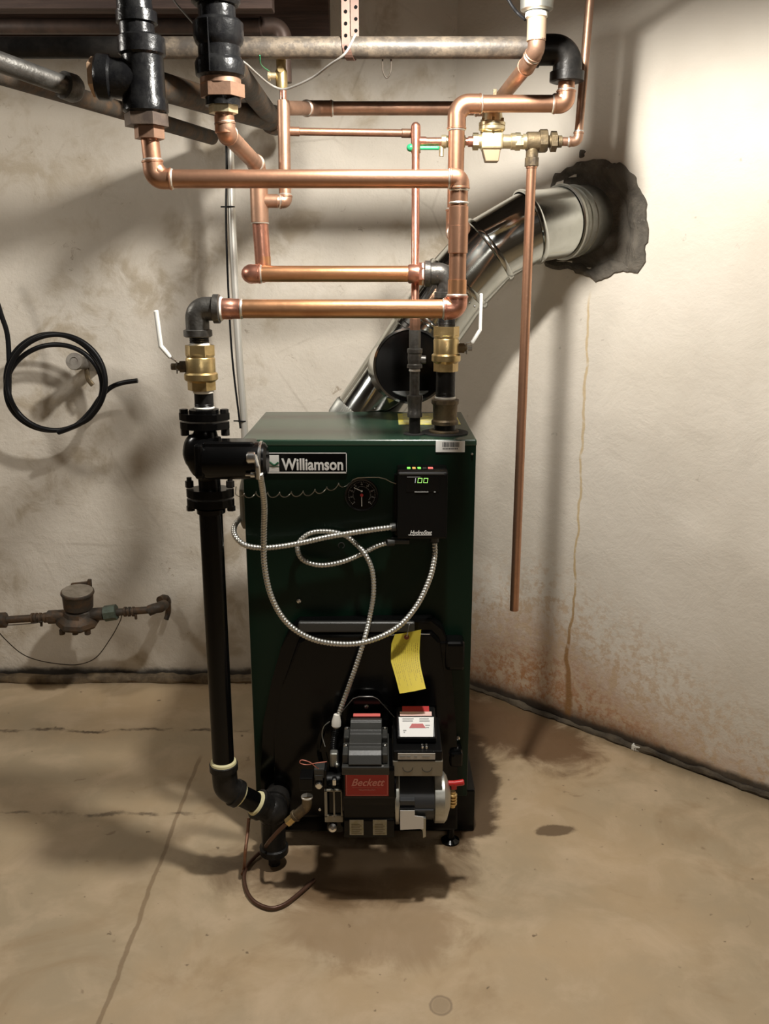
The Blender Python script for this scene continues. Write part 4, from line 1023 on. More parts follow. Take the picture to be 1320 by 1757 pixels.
# mounting plate + control
Yc = YB-.062; lo, hi = pb(682, 812, 768, 925, Yc, .0615)
ctrl_ = empty('limit_control', (hi.x-.06, YB, lo.z), 'black limit control box with green digits and coloured lights on the boiler front', 'control box')
m = MB(); sl = .012
poly = [V((lo.x, Yc, lo.z)), V((lo.x, Yc, hi.z)), V((lo.x, Yc+.012, hi.z+.006)), V((lo.x, YB, hi.z+.006)), V((lo.x, YB, lo.z))]
m.prism(poly, (hi.x-lo.x, 0, 0), 0, .004); m.box((lo.x-.006, YB-.022, lo.z-.004), (hi.x+.003, YB-.0005, hi.z-.012), .003); m.build('housing', 'plastic_black', ctrl_)
m = MB(); m.box((lo.x+.004, Yc-.0010, hi.z-.0035), (hi.x-.008, Yc+.004, hi.z-.0005), .0008); m.build('edge_strip', 'plastic_grey', ctrl_)
sl_, sh_ = pb(697, 818, 753, 844, Yc-.0008)
m = MB(); m.box(sl_, sh_+V((0, .001, 0)), 0); scr = m.build('display', 'screen', ctrl_)
m = MB(); m.box((sl_.x+.002, Yc-.0016, sh_.z-.0012), (sl_.x+.030, Yc-.0004, sh_.z)); m.box((sl_.x+.018, Yc-.0016, sl_.z-.001), (sl_.x+.047, Yc-.0004, sl_.z+.0008)); m.box((sh_.x-.010, Yc-.0016, sl_.z-.001), (sh_.x-.006, Yc-.0004, sl_.z+.0008))
m.build('display_trim', 'ink_grey', scr)
def seg7(m, c, w_, h_, on):
    t = .0011; y0 = Yc-.0014; sk = .0012
    def S_(x0, z0, x1, z1): 
        m.prism([V((c.x+x0+sk*z0/h_, y0, c.z+z0)), V((c.x+x1+sk*z0/h_, y0, c.z+z0)), V((c.x+x1+sk*z1/h_, y0, c.z+z1)), V((c.x+x0+sk*z1/h_, y0, c.z+z1))], (0, .0006, 0))
    if 'a' in on: S_(0, h_-t, w_, h_)
    if 'd' in on: S_(0, 0, w_, t)
    if 'f' in on: S_(0, h_/2, t, h_)
    if 'e' in on: S_(0, 0, t, h_/2)
    if 'b' in on: S_(w_-t, h_/2, w_, h_)
    if 'c' in on: S_(w_-t, 0, w_, h_/2)
dz = at(712, 828.5, Yc); 
m = MB(); seg7(m, dz, .0012, .0105, 'bc'); m.build('digit', 'led_white', scr)
for px in (716.5, 726.5):
    m = MB(); p = at(px, 828.5, Yc); seg7(m, p, .0092, .0105, 'abcdef'); m.build('digit', 'led_lime', scr)
m = MB(); Yl = Yc+.022; zl_ = hi.z+.006
for px, mt in ((702, 'led_green'), (711, 'led_amber'), (720, 'led_green'), (740, 'led_red')):
    m = MB(); c_ = V((xat(px, Yl, zl_), Yl, zl_)); m.box(c_+V((-.004 if mt != 'led_red' else -.0065, -.006, 0)), c_+V((.003 if mt != 'led_red' else .004, .008, .0012)), .0005); m.build('indicator_light', mt, ctrl_)
m = MB(); c_ = V((xat(729, Yl, zl_), Yl, zl_)); m.box(c_+V((-.004, -.004, 0)), c_+V((.004, .006, .0008))); m.build('light_caption', 'ink_grey', ctrl_)
tc = at(722, 914, Yc); text('lettering', 'HydroStat', .0125, (tc.x, Yc-.0008, tc.z), 'label_white', ctrl_, .0003, .0002, .25, 'CENTER', sx=.88)
m = MB(); m.box(at(701, 918.5, Yc)+V((0, -.0008, 0)), at(741, 917.5, Yc)+V((0, .0005, 0))); m.build('underline', 'label_white', ctrl_)
m = MB(); l3, h3 = pb(672, 927, 703, 934, YB-.028, .028); m.box(l3, h3, .002); m.cyl((xat(664, YB-.03, .75), YB-.035, zat(931, YB-.035)), (xat(676, YB-.03, .75), YB-.03, zat(930, YB-.03)), .0085, 12); 
m.cyl(at(746, 926, YB-.03)+V((0, 0, -.004)), at(746, 926, YB-.03)+V((0, 0, .012)), .010, 12); m.cyl(at(670, 905, YB-.035), at(680, 904, YB-.035), .009, 12); m.build('cable_connector', 'plastic_grey', ctrl_, split=True)

# combustion door
Yd = YB-.034
door_px = [(497, 1078), (512, 1066), (742, 1062), (762, 1078), (771, 1110), (778, 1180), (784, 1265), (786, 1340), (786, 1425), (452, 1428), (447, 1330), (452, 1240), (466, 1170), (482, 1112)]
door = empty('boiler_door', at(620, 1420, Yd), 'black combustion door covering the lower front of the green boiler', 'boiler door')
m = MB(); m.prism([at(px, py, Yd) for px, py in door_px], (0, YB-Yd-.0005, 0), 0, .006); m.build('door_panel', 'gloss_black', door)
m = MB(); pl = [(512, 1100), (528, 1090), (742, 1086), (756, 1100), (764, 1170), (770, 1260), (772, 1400), (470, 1404), (470, 1260), (484, 1180)]
m.prism([at(px, py, Yd-.012) for px, py in pl], (0, .014, 0), 0, .007); m.build('raised_panel', 'gloss_black', door)
m = MB(); lo, hi = pb(512, 1068, 712, 1086, Yd-.010, .012); m.box(lo, hi, .005, 0, None, 3); m.build('grip_ledge', 'plastic_grey', door)
m = MB(); c_ = at(632, 1285, Yd-.014); m.lathe([(.118, 0), (.118, .006), (.110, .010), (.108, .004), (.098, .004), (.094, .012), (.060, .014)], c_+V((0, .006, 0)), (0, -1, 0), 56); m.build('mounting_ring', 'gloss_black', door)
for (x0, y0, x1, y1) in ((765, 1102, 798, 1152), (772, 1292, 795, 1318)):
    m = MB(); lo, hi = pb(x0, y0, x1, y1, YB-.05, .05); m.box(lo, hi, .010, 0, None, 3); m.box(lo+V((-.014, .01, (hi.z-lo.z)*.6)), V((hi.x-.01, YB-.012, hi.z-.006)), .003); m.build('latch', 'gloss_black', door)
# bracket plate behind the burner with a bright edge
m = MB(); Yq = Yd-.03; outer = [(548, 1290), (560, 1250), (606, 1199), (616, 1195.5), (640, 1195.5), (648, 1199), (690, 1245), (700, 1300)]
m.prism([at(px, py, Yq) for px, py in outer], (0, .004, 0), 0, .0008); bp = m.build('flange_plate', 'gloss_black', door)
m = MB(); m.sweep([at(px, py, Yq-.001) for px, py in [(576, 1234)]+outer[2:6]+[(683, 1238)]], .0014, 8); m.lathe([(.006, 0), (.004, .004)], at(629, 1213, Yq), (0, -1, 0), 6, 0, True); m.build('bright_edge', 'steel', bp)

# ================================================================== BURNER
burner = empty('oil_burner', at(640, 1430, 1.75), 'oil burner with red name label bolted low on the boiler front', 'oil burner')
YF_ = 1.665
# fan housing: scroll extruded along x
def prof_x(x0, x1, pts, mi=0, bev=0.0):
    m.prism([V((x0, y, z)) for y, z in pts], (x1-x0, 0, 0), mi, bev)
zt1, zb1 = zat(1318, YF_), zat(1440, YF_); xm0, xm1 = xat(590, YF_, .25), xat(677, YF_, .25)
m = MB(); zmid = zat(1372, YF_)
prof_x(xm0, xm1, [(YF_+.003, zt1), (YF_, zt1-.006), (YF_, zmid+.006), (YF_+.004, zmid-.002), (YF_+.004, zb1+.050), (YF_, zb1+.044), (YF_, zb1+.004), (YF_+.006, zb1), (1.79, zb1), (1.79, zt1)], 0, .0025)
m.cyl((xm0-.004, 1.735, zmid), (xm1+.004, 1.735, zmid), .068, 40); m.cyl((xm0+.02, 1.80, zmid+.01), (xm0+.02, Yd, zmid+.01), .05, 30)
m.build('fan_housing', 'gloss_black', burner)
lo, hi = pb(593, 1327, 667, 1366, YF_-.0012, .001)
m = MB(); m.box(lo, hi, .0004); rl = m.build('red_label', 'red_label', burner); c_ = (lo+hi)/2
text('lettering', 'Beckett', .0235, (c_.x, lo.y-.0004, c_.z+.005), 'red_light', rl, .0002, .0004, .38, 'CENTER', sx=.92)
m = MB(); m.box((lo.x+.014, lo.y-.0004, c_.z-.0065), (hi.x-.014, lo.y, c_.z-.0061)); 
for A, B in (((lo.x+.002, lo.z+.002), (hi.x-.002, lo.z+.0028)), ((lo.x+.002, hi.z-.0028), (hi.x-.002, hi.z-.002)), ((lo.x+.002, lo.z+.002), (lo.x+.0028, hi.z-.002)), ((hi.x-.0028, lo.z+.002), (hi.x-.002, hi.z-.002))): m.box((A[0], lo.y-.0003, A[1]), (B[0], lo.y, B[1]))
m.build('label_lines', 'red_light', rl)
text('small_lettering', 'TECHNOLOGY', .0052, (c_.x, lo.y-.0004, c_.z-.0115), 'red_light', rl, .0002)
for x0, x1 in ((600, 624), (640, 664)):
    lo, hi = pb(x0, 1407, x1, 1433, YF_-.0008, .001); m = MB(); m.box(lo, hi, .0006); sb = m.build('small_sticker', 'label_beige', burner)
    m = MB(); 
    for k in range(6): m.box((lo.x+.004, lo.y-.0003, lo.z+.004+k*.0043), (hi.x-.004-.004*(k % 2), lo.y, lo.z+.0055+k*.0043))
    m.build('print', simple('sticker_ink', (.12, .10, .05), .6) if 'sticker_ink' not in bpy.data.materials else bpy.data.materials['sticker_ink'], sb)
# transformer (igniter) lid with ridges, ears and screws
ZT = .366; Ya, Yb2 = 1.655, 1.805; X0, X1 = xat(600, 1.72, ZT), xat(655, 1.72, ZT)
m = MB(); prof_x(X0, X1, [(Ya+.004, zt1+.008), (Ya, zt1+.014), (Ya+.010, ZT-.010), (Ya+.020, ZT-.004), (Ya+.034, ZT-.004), (Ya+.038, ZT+.002), (Ya+.046, ZT+.002), (Ya+.050, ZT-.003), (Ya+.082, ZT-.001), (Ya+.088, ZT+.006), (Ya+.098, ZT+.006), (Ya+.104, ZT), (Ya+.128, ZT+.002), (Ya+.132, ZT+.006), (Ya+.145, ZT+.004), (Ya+.150, zt1+.008)], 0, .001)
m.build('transformer', 'plastic_grey', burner)
m = MB(); m.box((X0+.005, Yb2-.004, ZT+.005), (X1-.003, Yb2+.008, ZT+.0085), .0008); m.build('red_strip', simple('pale_red', (.75, .16, .14), .5), burner)
m = MB()
for x in (X0-.013, X1+.001):
    m.box((x, Ya+.010, ZT-.030), (x+.012, Ya+.060, ZT-.008), .003); m.box((x, Ya+.070, ZT-.024), (x+.012, Ya+.118, ZT-.002), .003)
m.box((X0-.014, Ya-.002, zt1+.003), (X1+.016, Ya+.012, zt1+.009), .002); m.box((X0-.014, Ya+.002, zt1-.012), (X1+.016, Yb2, zt1+.004), .002)
m.build('hinge_ear', 'plastic_grey', burner, split=True)
m = MB()
for x in (X0-.007, X1+.007):
    for y, z in ((Ya+.045, ZT-.008), (Ya+.108, ZT-.002)): m.lathe([(.0048, 0), (.0042, .003), (.0015, .0042)], (x, y, z), (0, 0, 1), 12)
for px in (600, 657): p = at(px, 1315, YF_-.004); m.lathe([(.0042, 0), (.003, .003)], p, (0, -1, .5), 10)
m.box(at(591, 1321, YF_-.001), at(668, 1319.5, YF_+.003), .0006)
m.build('screw', 'steel', burner, split=True)
# junction box with primary control on top
Yj = 1.675; lo, hi = pb(674, 1306, 760, 1332, Yj, .155)
m = MB(); m.box(lo, hi, .002); 
jb = m.build('junction_box', 'plate_grey', burner)
m = MB()
for px in (700, 733):
    c_ = at(px, 1317, Yj-.0004)
    for k in range(10):
        a, b = PI+PI*k/10, PI+PI*(k+1)/10; m.cyl(c_+V((math.cos(a)*.0105, 0, math.sin(a)*.0105)), c_+V((math.cos(b)*.0105, 0, math.sin(b)*.0105)), .0006, 6)
m.build('knockout_ring', 'ink', jb)
zj = hi.z
m = MB(); m.box((lo.x+.001, Yj+.001, zj), (hi.x-.001, Yj+.152, zj+.022), .003)
bx0, bx1 = xat(684, 1.70, zj+.05), xat(748, 1.70, zj+.05)
zk = zj+.022; sl2 = [(Yj+.034, zk), (Yj+.030, zk+.014), (Yj+.070, zk+.043), (Yj+.104, zk+.050), (Yj+.112, zk+.040), (Yj+.110, zk)]
prof_x(bx0-.003, bx1+.002, sl2, 0, .004); prim = m.build('primary_control', 'plastic_black', burner)
# white sloping label: front slope + red upper band
def on_slope(t, a, b, n=.0008):
    d_ = V((0, b[0]-a[0], b[1]-a[1])); nn = V((0, -d_.z, d_.y)).normalized(); return V((0, a[0], a[1]))+d_*t+nn*n
def quad_on(a, b, x0, x1, t0, t1, mat, name, parent, n=.0008, taper=0.0):
    m = MB(); p0, p1 = on_slope(t0, a, b, n), on_slope(t1, a, b, n)
    d_ = V((0, b[0]-a[0], b[1]-a[1])); nn = V((0, -d_.z, d_.y)).normalized()*.0008
    m.prism([V((x0+taper*.3, p0.y, p0.z)), V((x1-taper*.3, p0.y, p0.z)), V((x1, p1.y, p1.z)), V((x0, p1.y, p1.z))], -nn)
    return m.build(name, mat, parent)
A_, B_, C_ = sl2[1], sl2[2], sl2[3]
wl = quad_on(A_, B_, bx0+.001, bx1-.002, .06, .97, 'label_white', 'control_label', prim, .0012, .010)
quad_on(B_, C_, bx0+.004, bx1-.006, .05, .45, simple('pale_label', (.80, .55, .50), .5), 'label_band', prim, .0012)
quad_on(B_, C_, bx0+.009, bx1-.011, .45, .98, 'red_ink', 'red_band', prim, .0012)
xw0 = (bx0+bx1)/2
quad_on(A_, B_, xw0-.010, xw0+.013, .46, .66, 'red_ink', 'red_button', wl, .0018, -.02)
m = MB()
for x0, x1, t in ((-.030, -.006, .90), (-.030, -.008, .80), (.006, .026, .90), (.006, .028, .80), (.018, .028, .60), (.019, .026, .50), (-.029, -.022, .36), (-.028, -.025, .28)):
    p0, p1 = on_slope(t, A_, B_, .0016), on_slope(t-.035, A_, B_, .0016)
    m.prism([V((xw0+x0, p0.y, p0.z)), V((xw0+x1, p0.y, p0.z)), V((xw0+x1, p1.y, p1.z)), V((xw0+x0, p1.y, p1.z))], (0, .0003, .0003))
m.build('print', 'ink_grey', wl)
m = MB(); l4, h4 = pb(683, 1296, 747, 1306, Yj-.0006); l4.z = zj+.004; h4.z = zj+.018; m.box(l4, h4+V((0, .002, 0))); st_ = m.build('strip_label', simple('strip_label', (.50, .47, .42), .5), prim)
m = MB(); 
for x0, x1 in ((.004, .016), (.018, .026), (.033, .040), (.050, .066)): m.box((l4.x+x0, l4.y-.0004, l4.z+.006), (l4.x+x1, l4.y, l4.z+.009))
m.build('print', 'ink_grey', st_)
m = MB()
for px in (725, 732):
    for dy in (0, .010): x = xat(px, Yj+.015, zk); m.box((x-.0022, Yj+.008+dy, zk), (x+.0022, Yj+.014+dy, zk+.006), .0008)
m.build('terminal', 'steel', prim, split=True)
# motor at right: bands along x
zmo = zat(1374, 1.70); ym = 1.715
def xm(px): return xat(px, 1.68, zmo)
m = MB(); m.cyl((xm(678), ym, zmo), (xm(686), ym, zmo), .056, 40, bev=.002); m.build('motor_band', 'galv_dull', burner)
m = MB(); m.cyl((xm(686), ym, zmo), (xm(746), ym, zmo), .046, 40)
for k in range(4): m.box((xm(686), ym-.052, zmo+.018-k*.017-.006), (xm(712), ym-.030, zmo+.018-k*.017+.006), .002)
m.box((xm(712), ym-.050, zmo-.004), (xm(744), ym-.03, zmo), .001)
m.build('motor_body', simple('motor_grey', (.045, .047, .05), .4, .2), burner)
m = MB(); m.lathe([(.046, 0), (.0535, .002), (.0535, xm(768)-xm(745)-.006), (.046, xm(768)-xm(745)), (.020, xm(768)-xm(745)+.008), (.001, xm(768)-xm(745)+.009)], (xm(745), ym, zmo), (1, 0, 0), 44); m.build('motor_end_bell', 'galv_dull', burner)
m = MB(); Ym_ = 1.655; pts_ = [(687, 1391), (712, 1391), (712, 1400), (727, 1402), (727, 1422), (687, 1424)]
m.prism([at(px, py, Ym_) for px, py in pts_], (0, .0015, 0)); m.build('motor_label', 'label_white', burner)
m = MB(); m.prism([at(px, py, Ym_+.004) for px, py in ((716, 1404), (731, 1404), (731, 1436), (726, 1438), (726, 1424), (716, 1420))], (0, .03, 0), 0, .001); m.build('label_bracket', 'galv_dull', burner)
# red valve handle + brass fitting
m = MB(); vx = at(776, 1344, 1.72); m.cyl(vx-V((.008, 0, 0)), vx+V((.004, 0, 0)), .006, 12, 0); m.cyl(vx+V((.002, 0, -.001)), vx+V((.026, 0, .003)), .0065, 14, 0, bev=.002); m.box(vx+V((-.002, -.004, -.014)), vx+V((.010, .004, -.002)), .002)
m.build('red_knob', 'red_plastic', burner)
m = MB(); bx_ = at(777, 1366, 1.72); 
m.cyl(bx_+V((0, 0, -.026)), bx_+V((0, 0, .012)), .006, 14)
for k in range(4): m.lathe([(.006, 0), (.0095, .001), (.0095, .004), (.006, .005)], bx_+V((0, 0, -.020+k*.007)), (0, 0, 1), 14)
m.build('brass_fitting', 'brass', burner)
m = MB(); p = floor_at(773, 1443); p.z = 0; m.cyl(p, p+V((0, 0, .12)), .009, 14); m.lathe([(.022, 0), (.022, .004), (.012, .010)], p, (0, 0, 1), 24); m.build('shadow_post', 'gloss_black', burner)  # added post stands in for the shadow spot on the floor
# fuel pump at left
Yp = 1.70
for (x0, y0, x1, y1, dp, mt, nm) in ((539, 1320, 557, 1336, .03, 'plastic_grey', 'valve_block'), (541, 1334, 555, 1352, .035, 'plastic_black', 'valve_coil'), (514, 1336, 537, 1358, .04, 'plastic_black', 'fuel_pump')):
    lo, hi = pb(x0, y0, x1, y1, Yp, dp); m = MB(); m.box(lo, hi, .003); m.build(nm, mt, burner)
m = MB(); m.box(*pb(541, 1331, 554, 1339, Yp-.002, .03)); m.build('coil_plate', 'plastic_grey', burner)
m = MB(); m.cyl(at(548, 1346, Yp), at(548, 1346, Yp)+V((0, -.008, 0)), .008, 20, bev=.002); m.build('coil_cap', 'steel', burner)
m = MB(); m.box(*pb(557, 1322, 560.5, 1353, Yp-.004, .04), .001); m.cyl(at(560, 1342, Yp+.03), at(592, 1342, Yp+.03), .022, 24); m.cyl(at(574, 1334, Yp-.012), at(574, 1350, Yp-.012), .005, 12); m.build('pump_coupling', 'plastic_black', burner)
m = MB(); c_ = at(574, 1342, Yp-.02); m.box(c_+V((-.004, -.004, -.006)), c_+V((.004, .003, .008)), .002); m.build('bleed_fitting', 'steel', burner)
# slotted air shutter
lo, hi = pb(557, 1356, 589, 1411, 1.69, .006); m = MB(); wd = (hi.x-lo.x)
m.box((lo.x, lo.y, lo.z), (hi.x, hi.y, lo.z+.016), .001); m.box((lo.x, lo.y, lo.z+.012), (lo.x+.006, hi.y, hi.z), .001); m.box((lo.x+wd*.47, lo.y, lo.z+.012), (lo.x+wd*.57, hi.y, hi.z), .001); m.box((hi.x-.005, lo.y, lo.z+.012), (hi.x, hi.y, hi.z), .001); m.box((lo.x, lo.y, hi.z-.004), (hi.x, hi.y, hi.z), .001)
m.build('air_shutter', 'plate_grey', burner)
m = MB(); m.box((lo.x+.004, 1.696, lo.z-.03), (hi.x, 1.79, hi.z+.01), .006); m.build('air_box', 'gloss_black', burner)
m = MB(); m.lathe([(.0095, 0), (.009, .004), (.004, .006)], at(571, 1420, 1.69), (0, -1, .4), 16); m.build('shutter_bolt', 'steel', burner)
m = MB(); m.lathe([(.004, 0), (.003, .002)], at(549, 1389, 1.75), (0, -1, .2), 8); m.build('small_screw', 'steel', burner)
# conduit down to burner
m = MB(); m.lathe([(.0075, 0), (.0105, .004), (.0105, .014), (.0065, .030)], at(577, 1248, 1.80), (.05, .1, 1), 20); m.build('conduit_connector', 'tape', burner)
m = MB(); P = smooth([at(577, 1249, 1.80), at(574, 1265, 1.79), at(572, 1282, 1.77), at(573, 1298, 1.75)], 14); m.sweep(P, [.0072+(.0012 if i % 3 == 0 else 0) for i in range(len(P))], 14); m.build('conduit_tail', 'plastic_black', burner)
m = MB(); m.box(*pb(566, 1293, 580, 1318, 1.735, .02), .005, 0, None, 3); m.sphere(at(578, 1313, 1.732), .006, 0, 12); m.build('elbow_connector', 'galv_dull', burner)
m = MB(); m.sweep(smooth([at(566, 1238, 1.80), at(556, 1247, 1.80), at(553, 1262, 1.80), at(558, 1281, 1.79)], 8), .0012, 8); m.build('looped_wire', 'galv_dull', burner)
m = MB(); m.sweep(smooth([at(561, 1307, Yp-.01), at(545, 1309, Yp-.012), at(526, 1312, Yp-.012), at(515, 1309, Yp-.012), at(518, 1304, Yp-.012), at(532, 1308, Yp-.012), at(541, 1315, Yp-.012), at(547, 1319, Yp-.008)], 8), .0010, 8)
m.build('red_wire', simple('red_wire', (.62, .22, .16), .4, .3), burner)

# oil line
ra, rb_ = at(527, 1366, 1.71), at(526, 1380, 1.705); rc = at(500, 1406, 1.71); 
root = empty('fuel_elbow', rc, 'small dark elbow with brass nut at the left of the burner', 'pipe fitting')
m = MB(); m.tube([ra, rb_+V((.002, 0, -.004)), at(505, 1402, 1.71)], .0112, .022, 20); m.lathe([(.011, -.003), (.0132, -.002), (.0132, .004), (.011, .005)], at(508, 1399, 1.71), (rc-rb_), 20); m.build('body', 'bronze', root)
m = MB(); m.lathe([(.0105, -.002), (.0125, -.001), (.0125, .002), (.0105, .003)], ra+V((0, 0, -.002)), (0, 0, 1), 20); m.build('sealant', 'tape', root)
m = MB(); m.hexa(rc+V((.006, 0, .006)), rc-V((.008, 0, .008)), .0105); m.build('nut', 'brass', root)
m = MB(); f0, f1, f2 = floor_at(448, 1462, .006), floor_at(440, 1476, .004), floor_at(430, 1500, .004)
P = smooth([rc-V((.006, 0, .006)), at(480, 1424, 1.72), at(462, 1444, 1.73), floor_at(452, 1458, .020), floor_at(438, 1470, .006), floor_at(424, 1486, .0045), floor_at(419, 1505, .0045), floor_at(424, 1530, .0045), floor_at(438, 1548, .0045), floor_at(462, 1558, .0045), floor_at(484, 1554, .0045), floor_at(505, 1540, .0045), floor_at(540, 1510, .0045)], 8)
m.sweep(P, .0045, 12); m.build('oil_line', simple('oil_line_brown', (.11, .055, .035), .4, .4), None, label='thin brown oil line curling over the floor in front of the boiler', category='tube')
m = MB(); P = smooth([at(427, 1404, 1.79), at(425, 1430, 1.77), at(421, 1462, 1.74), floor_at(419, 1490, .006), floor_at(416, 1500, .004)], 8)
m.sweep(P, .0038, 10); m.build('copper_tube', 'copper_dark', None, label='thin reddish copper tube dropping to the floor beside the foot tee', category='tube')

# ================================================================== ARMOURED CABLES
def bx(pts, label, r=.0063):
    P = smooth(pts, 24)
    # resample evenly
    out = [P[0]]; step = .0017
    acc = 0
    for i in range(1, len(P)):
        a, b = P[i-1], P[i]; L = (b-a).length
        if L == 0: continue
        t = step-acc
        while t <= L: out.append(a.lerp(b, t/L)); t += step
        acc = (acc+L) % step
    rs = [r*(1.0 if i % 4 in (0, 1) else (.84 if i % 4 == 3 else .95)) for i in range(len(out))]
    m = MB(); m.sweep(out, rs, 12); return m.build('armoured_cable', 'galv_cable', None, label=label, category='cable')
M['galv_cable'] = simple('galvanised_cable', (.60, .59, .54), .34, .85)
bx([at(446, 812, 1.668), at(450, 835, 1.70), at(454, 870, 1.74), at(453, 915, 1.77), at(454, 970, 1.785), at(466, 1024, 1.79), at(492, 1068, 1.79), at(532, 1095, 1.79), at(580, 1105, 1.79), at(630, 1101, 1.79), at(680, 1078, 1.80), at(715, 1040, 1.82), at(738, 992, 1.84), at(746, 955, 1.855), at(746, 932, 1.865)], 'armoured cable hanging in one big loop between the pump motor and the control box bottom')
bx([at(672, 905, 1.862), at(640, 909, 1.862), at(600, 915, 1.862), at(560, 922, 1.862), at(520, 931, 1.862), at(480, 938, 1.86), at(445, 940, 1.86), at(418, 934, 1.865), at(403, 918, 1.88), at(403, 902, 1.91), at(412, 890, 1.94), at(424, 880, 1.99)], 'armoured cable running from the control box leftwards and bending round the boiler side')
bx([at(663, 932, 1.868), at(645, 938, 1.87), at(618, 952, 1.875), at(585, 965, 1.87), at(550, 970, 1.872), at(522, 962, 1.875), at(511, 945, 1.878), at(515, 928, 1.882), at(535, 914, 1.885), at(565, 912, 1.885), at(590, 918, 1.882), at(607, 930, 1.878), at(626, 950, 1.86), at(639, 980, 1.855), at(641, 1020, 1.855), at(634, 1062, 1.855), at(626, 1095, 1.83), at(612, 1140, 1.82), at(598, 1180, 1.815), at(585, 1215, 1.81), at(579, 1236, 1.805)], 'armoured cable looping once below the gauge and dropping to the burner', .0058)
# capillary wire, coiled
P = [at(405, 835, 1.93), at(404, 848, 1.91), at(410, 852, 1.893)]
keys = [(418, 851), (440, 848), (470, 849), (500, 848), (530, 846), (560, 840), (585, 832), (603, 829)]
for i in range(140):
    t = i/139; px = 414+t*(596-414); a = t*9*2*PI
    base = None
    for k in range(len(keys)-1):
        if keys[k][0] <= px <= keys[k+1][0]: w_ = (px-keys[k][0])/(keys[k+1][0]-keys[k][0]); base = keys[k][1]*(1-w_)+keys[k+1][1]*w_
    base = base or (851 if px < 420 else 829)
    p = at(px+3*math.sin(a+1.4), base, 1.888); P.append(p+V((0, .004*math.cos(a), .0058*math.sin(a))))
P += [at(602, 828, 1.884), at(606, 823, 1.874), at(614, 820, 1.872), at(632, 819, 1.874), at(650, 819, 1.878), at(662, 822, 1.878), at(671, 827, 1.876), at(680, 830, 1.876)]
m = MB(); m.sweep(P, .0011, 8); m.build('capillary_wire', 'wire', None, label='thin coiled capillary wire running from the left side to the control box', category='wire')

# ================================================================== YELLOW TAG
root = empty('card_tag', at(700, 1188, 1.81), 'bright yellow printed card tag hanging on the boiler door', 'tag')
rows = [((678, 1088.5), (723, 1080), .0), ((672, 1104), (721, 1100), -.002), ((671, 1120), (720, 1118), -.006), ((671, 1135), (720.5, 1132), -.018), ((676, 1152), (723, 1148), -.036), ((681, 1170), (727, 1165), -.056), ((686, 1190), (731, 1181.5), -.078)]
m = MB(); prev = None; YG = 1.822; n = 8; grid = []
for (a, b, o_) in rows:
    pa_, pb_ = at(*a, YG+o_), at(*b, YG+o_); grid.append([pa_.lerp(pb_, k/n)+V((0, -.002*math.sin(PI*k/n), 0)) for k in range(n+1)])
vs = [[m.bm.verts.new(p) for p in r] for r in grid]
for i in range(len(vs)-1):
    for k in range(n): m.bm.faces.new((vs[i][k], vs[i][k+1], vs[i+1][k+1], vs[i+1][k])).smooth = True
bmesh.ops.solidify(m.bm, geom=m.bm.faces[:], thickness=.0006)
m.build('card', 'yellow_tag', root)
def tp(u, v, off=-.0013):
    v *= len(grid)-1; i = min(int(v), len(grid)-2); w = v-i; k = u*n; j = min(int(k), n-1); x = k-j
    return (grid[i][j].lerp(grid[i][j+1], x)).lerp(grid[i+1][j].lerp(grid[i+1][j+1], x), w)+V((0, off, off*.25))
random.seed(5); m = MB()
for c_ in range(13):
    u = .10+.82*c_/12; v = .17+.04*random.random(); vend = .62+.3*random.random()
    while v < vend:
        L_ = .02+.05*random.random()
        if c_ == 12 or c_ == 11: L_ *= .6
        wd = .012 if c_ < 11 else .022
        m.prism([tp(u-wd/2, v), tp(u+wd/2, v), tp(u+wd/2, v+L_), tp(u-wd/2, v+L_)], (0, .0003, 0)); v += L_+.012
m.build('print', 'yellow_ink', root)
m = MB(); c_ = tp(.48, .07, -.0015); m.lathe([(.0022, 0), (.0058, .0001), (.0054, .001), (.0022, .0011)], c_, (0, -1, 0), 20); m.build('eyelet', simple('eyelet', (.22, .05, .03), .5), root)
m = MB(); m.sweep(smooth([c_, c_+V((.001, -.003, .006)), at(703, 1071, YG), at(704, 1060, YG+.02)], 6), .0009, 6); m.sweep([at(661, 1090.5, YG+.012), at(682, 1089, YG+.008), at(716, 1088, YG+.008), at(738, 1088, YG+.012)], .0013, 6); m.build('tie_wire', 'steel', root)

# ================================================================== LEFT WALL THINGS
# capped stub
b0 = at(166, 627, 2.775); b0.y = 2.775
tip = V((b0.x+.004, 2.575, b0.z+.003)); tip = at(127, 620, 2.575)
tip = V((b0.x*.5+tip.x*.5, tip.y, tip.z))
root = empty('capped_pipe', b0, 'grey capped pipe stub sticking out of the left wall inside the cable coil', 'pipe')
m = MB(); m.cyl(b0, tip, .019, 28); m.lathe([(.019, -.024), (.0235, -.022), (.0245, -.004), (.023, .002), (.012, .003), (.011, -.001)], tip, tip-b0, 32); m.build('tube', 'cast_grey', root)
m = MB(); q = at(149, 633, 2.66); m.sweep(smooth([q+V((0, 0, .012)), q+V((0, 0, -.02)), q+V((.004, 0, -.034)), q+V((.014, 0, -.048))], 6), .0075, 12, sx=.5); m.build('hook', 'bronze', root)
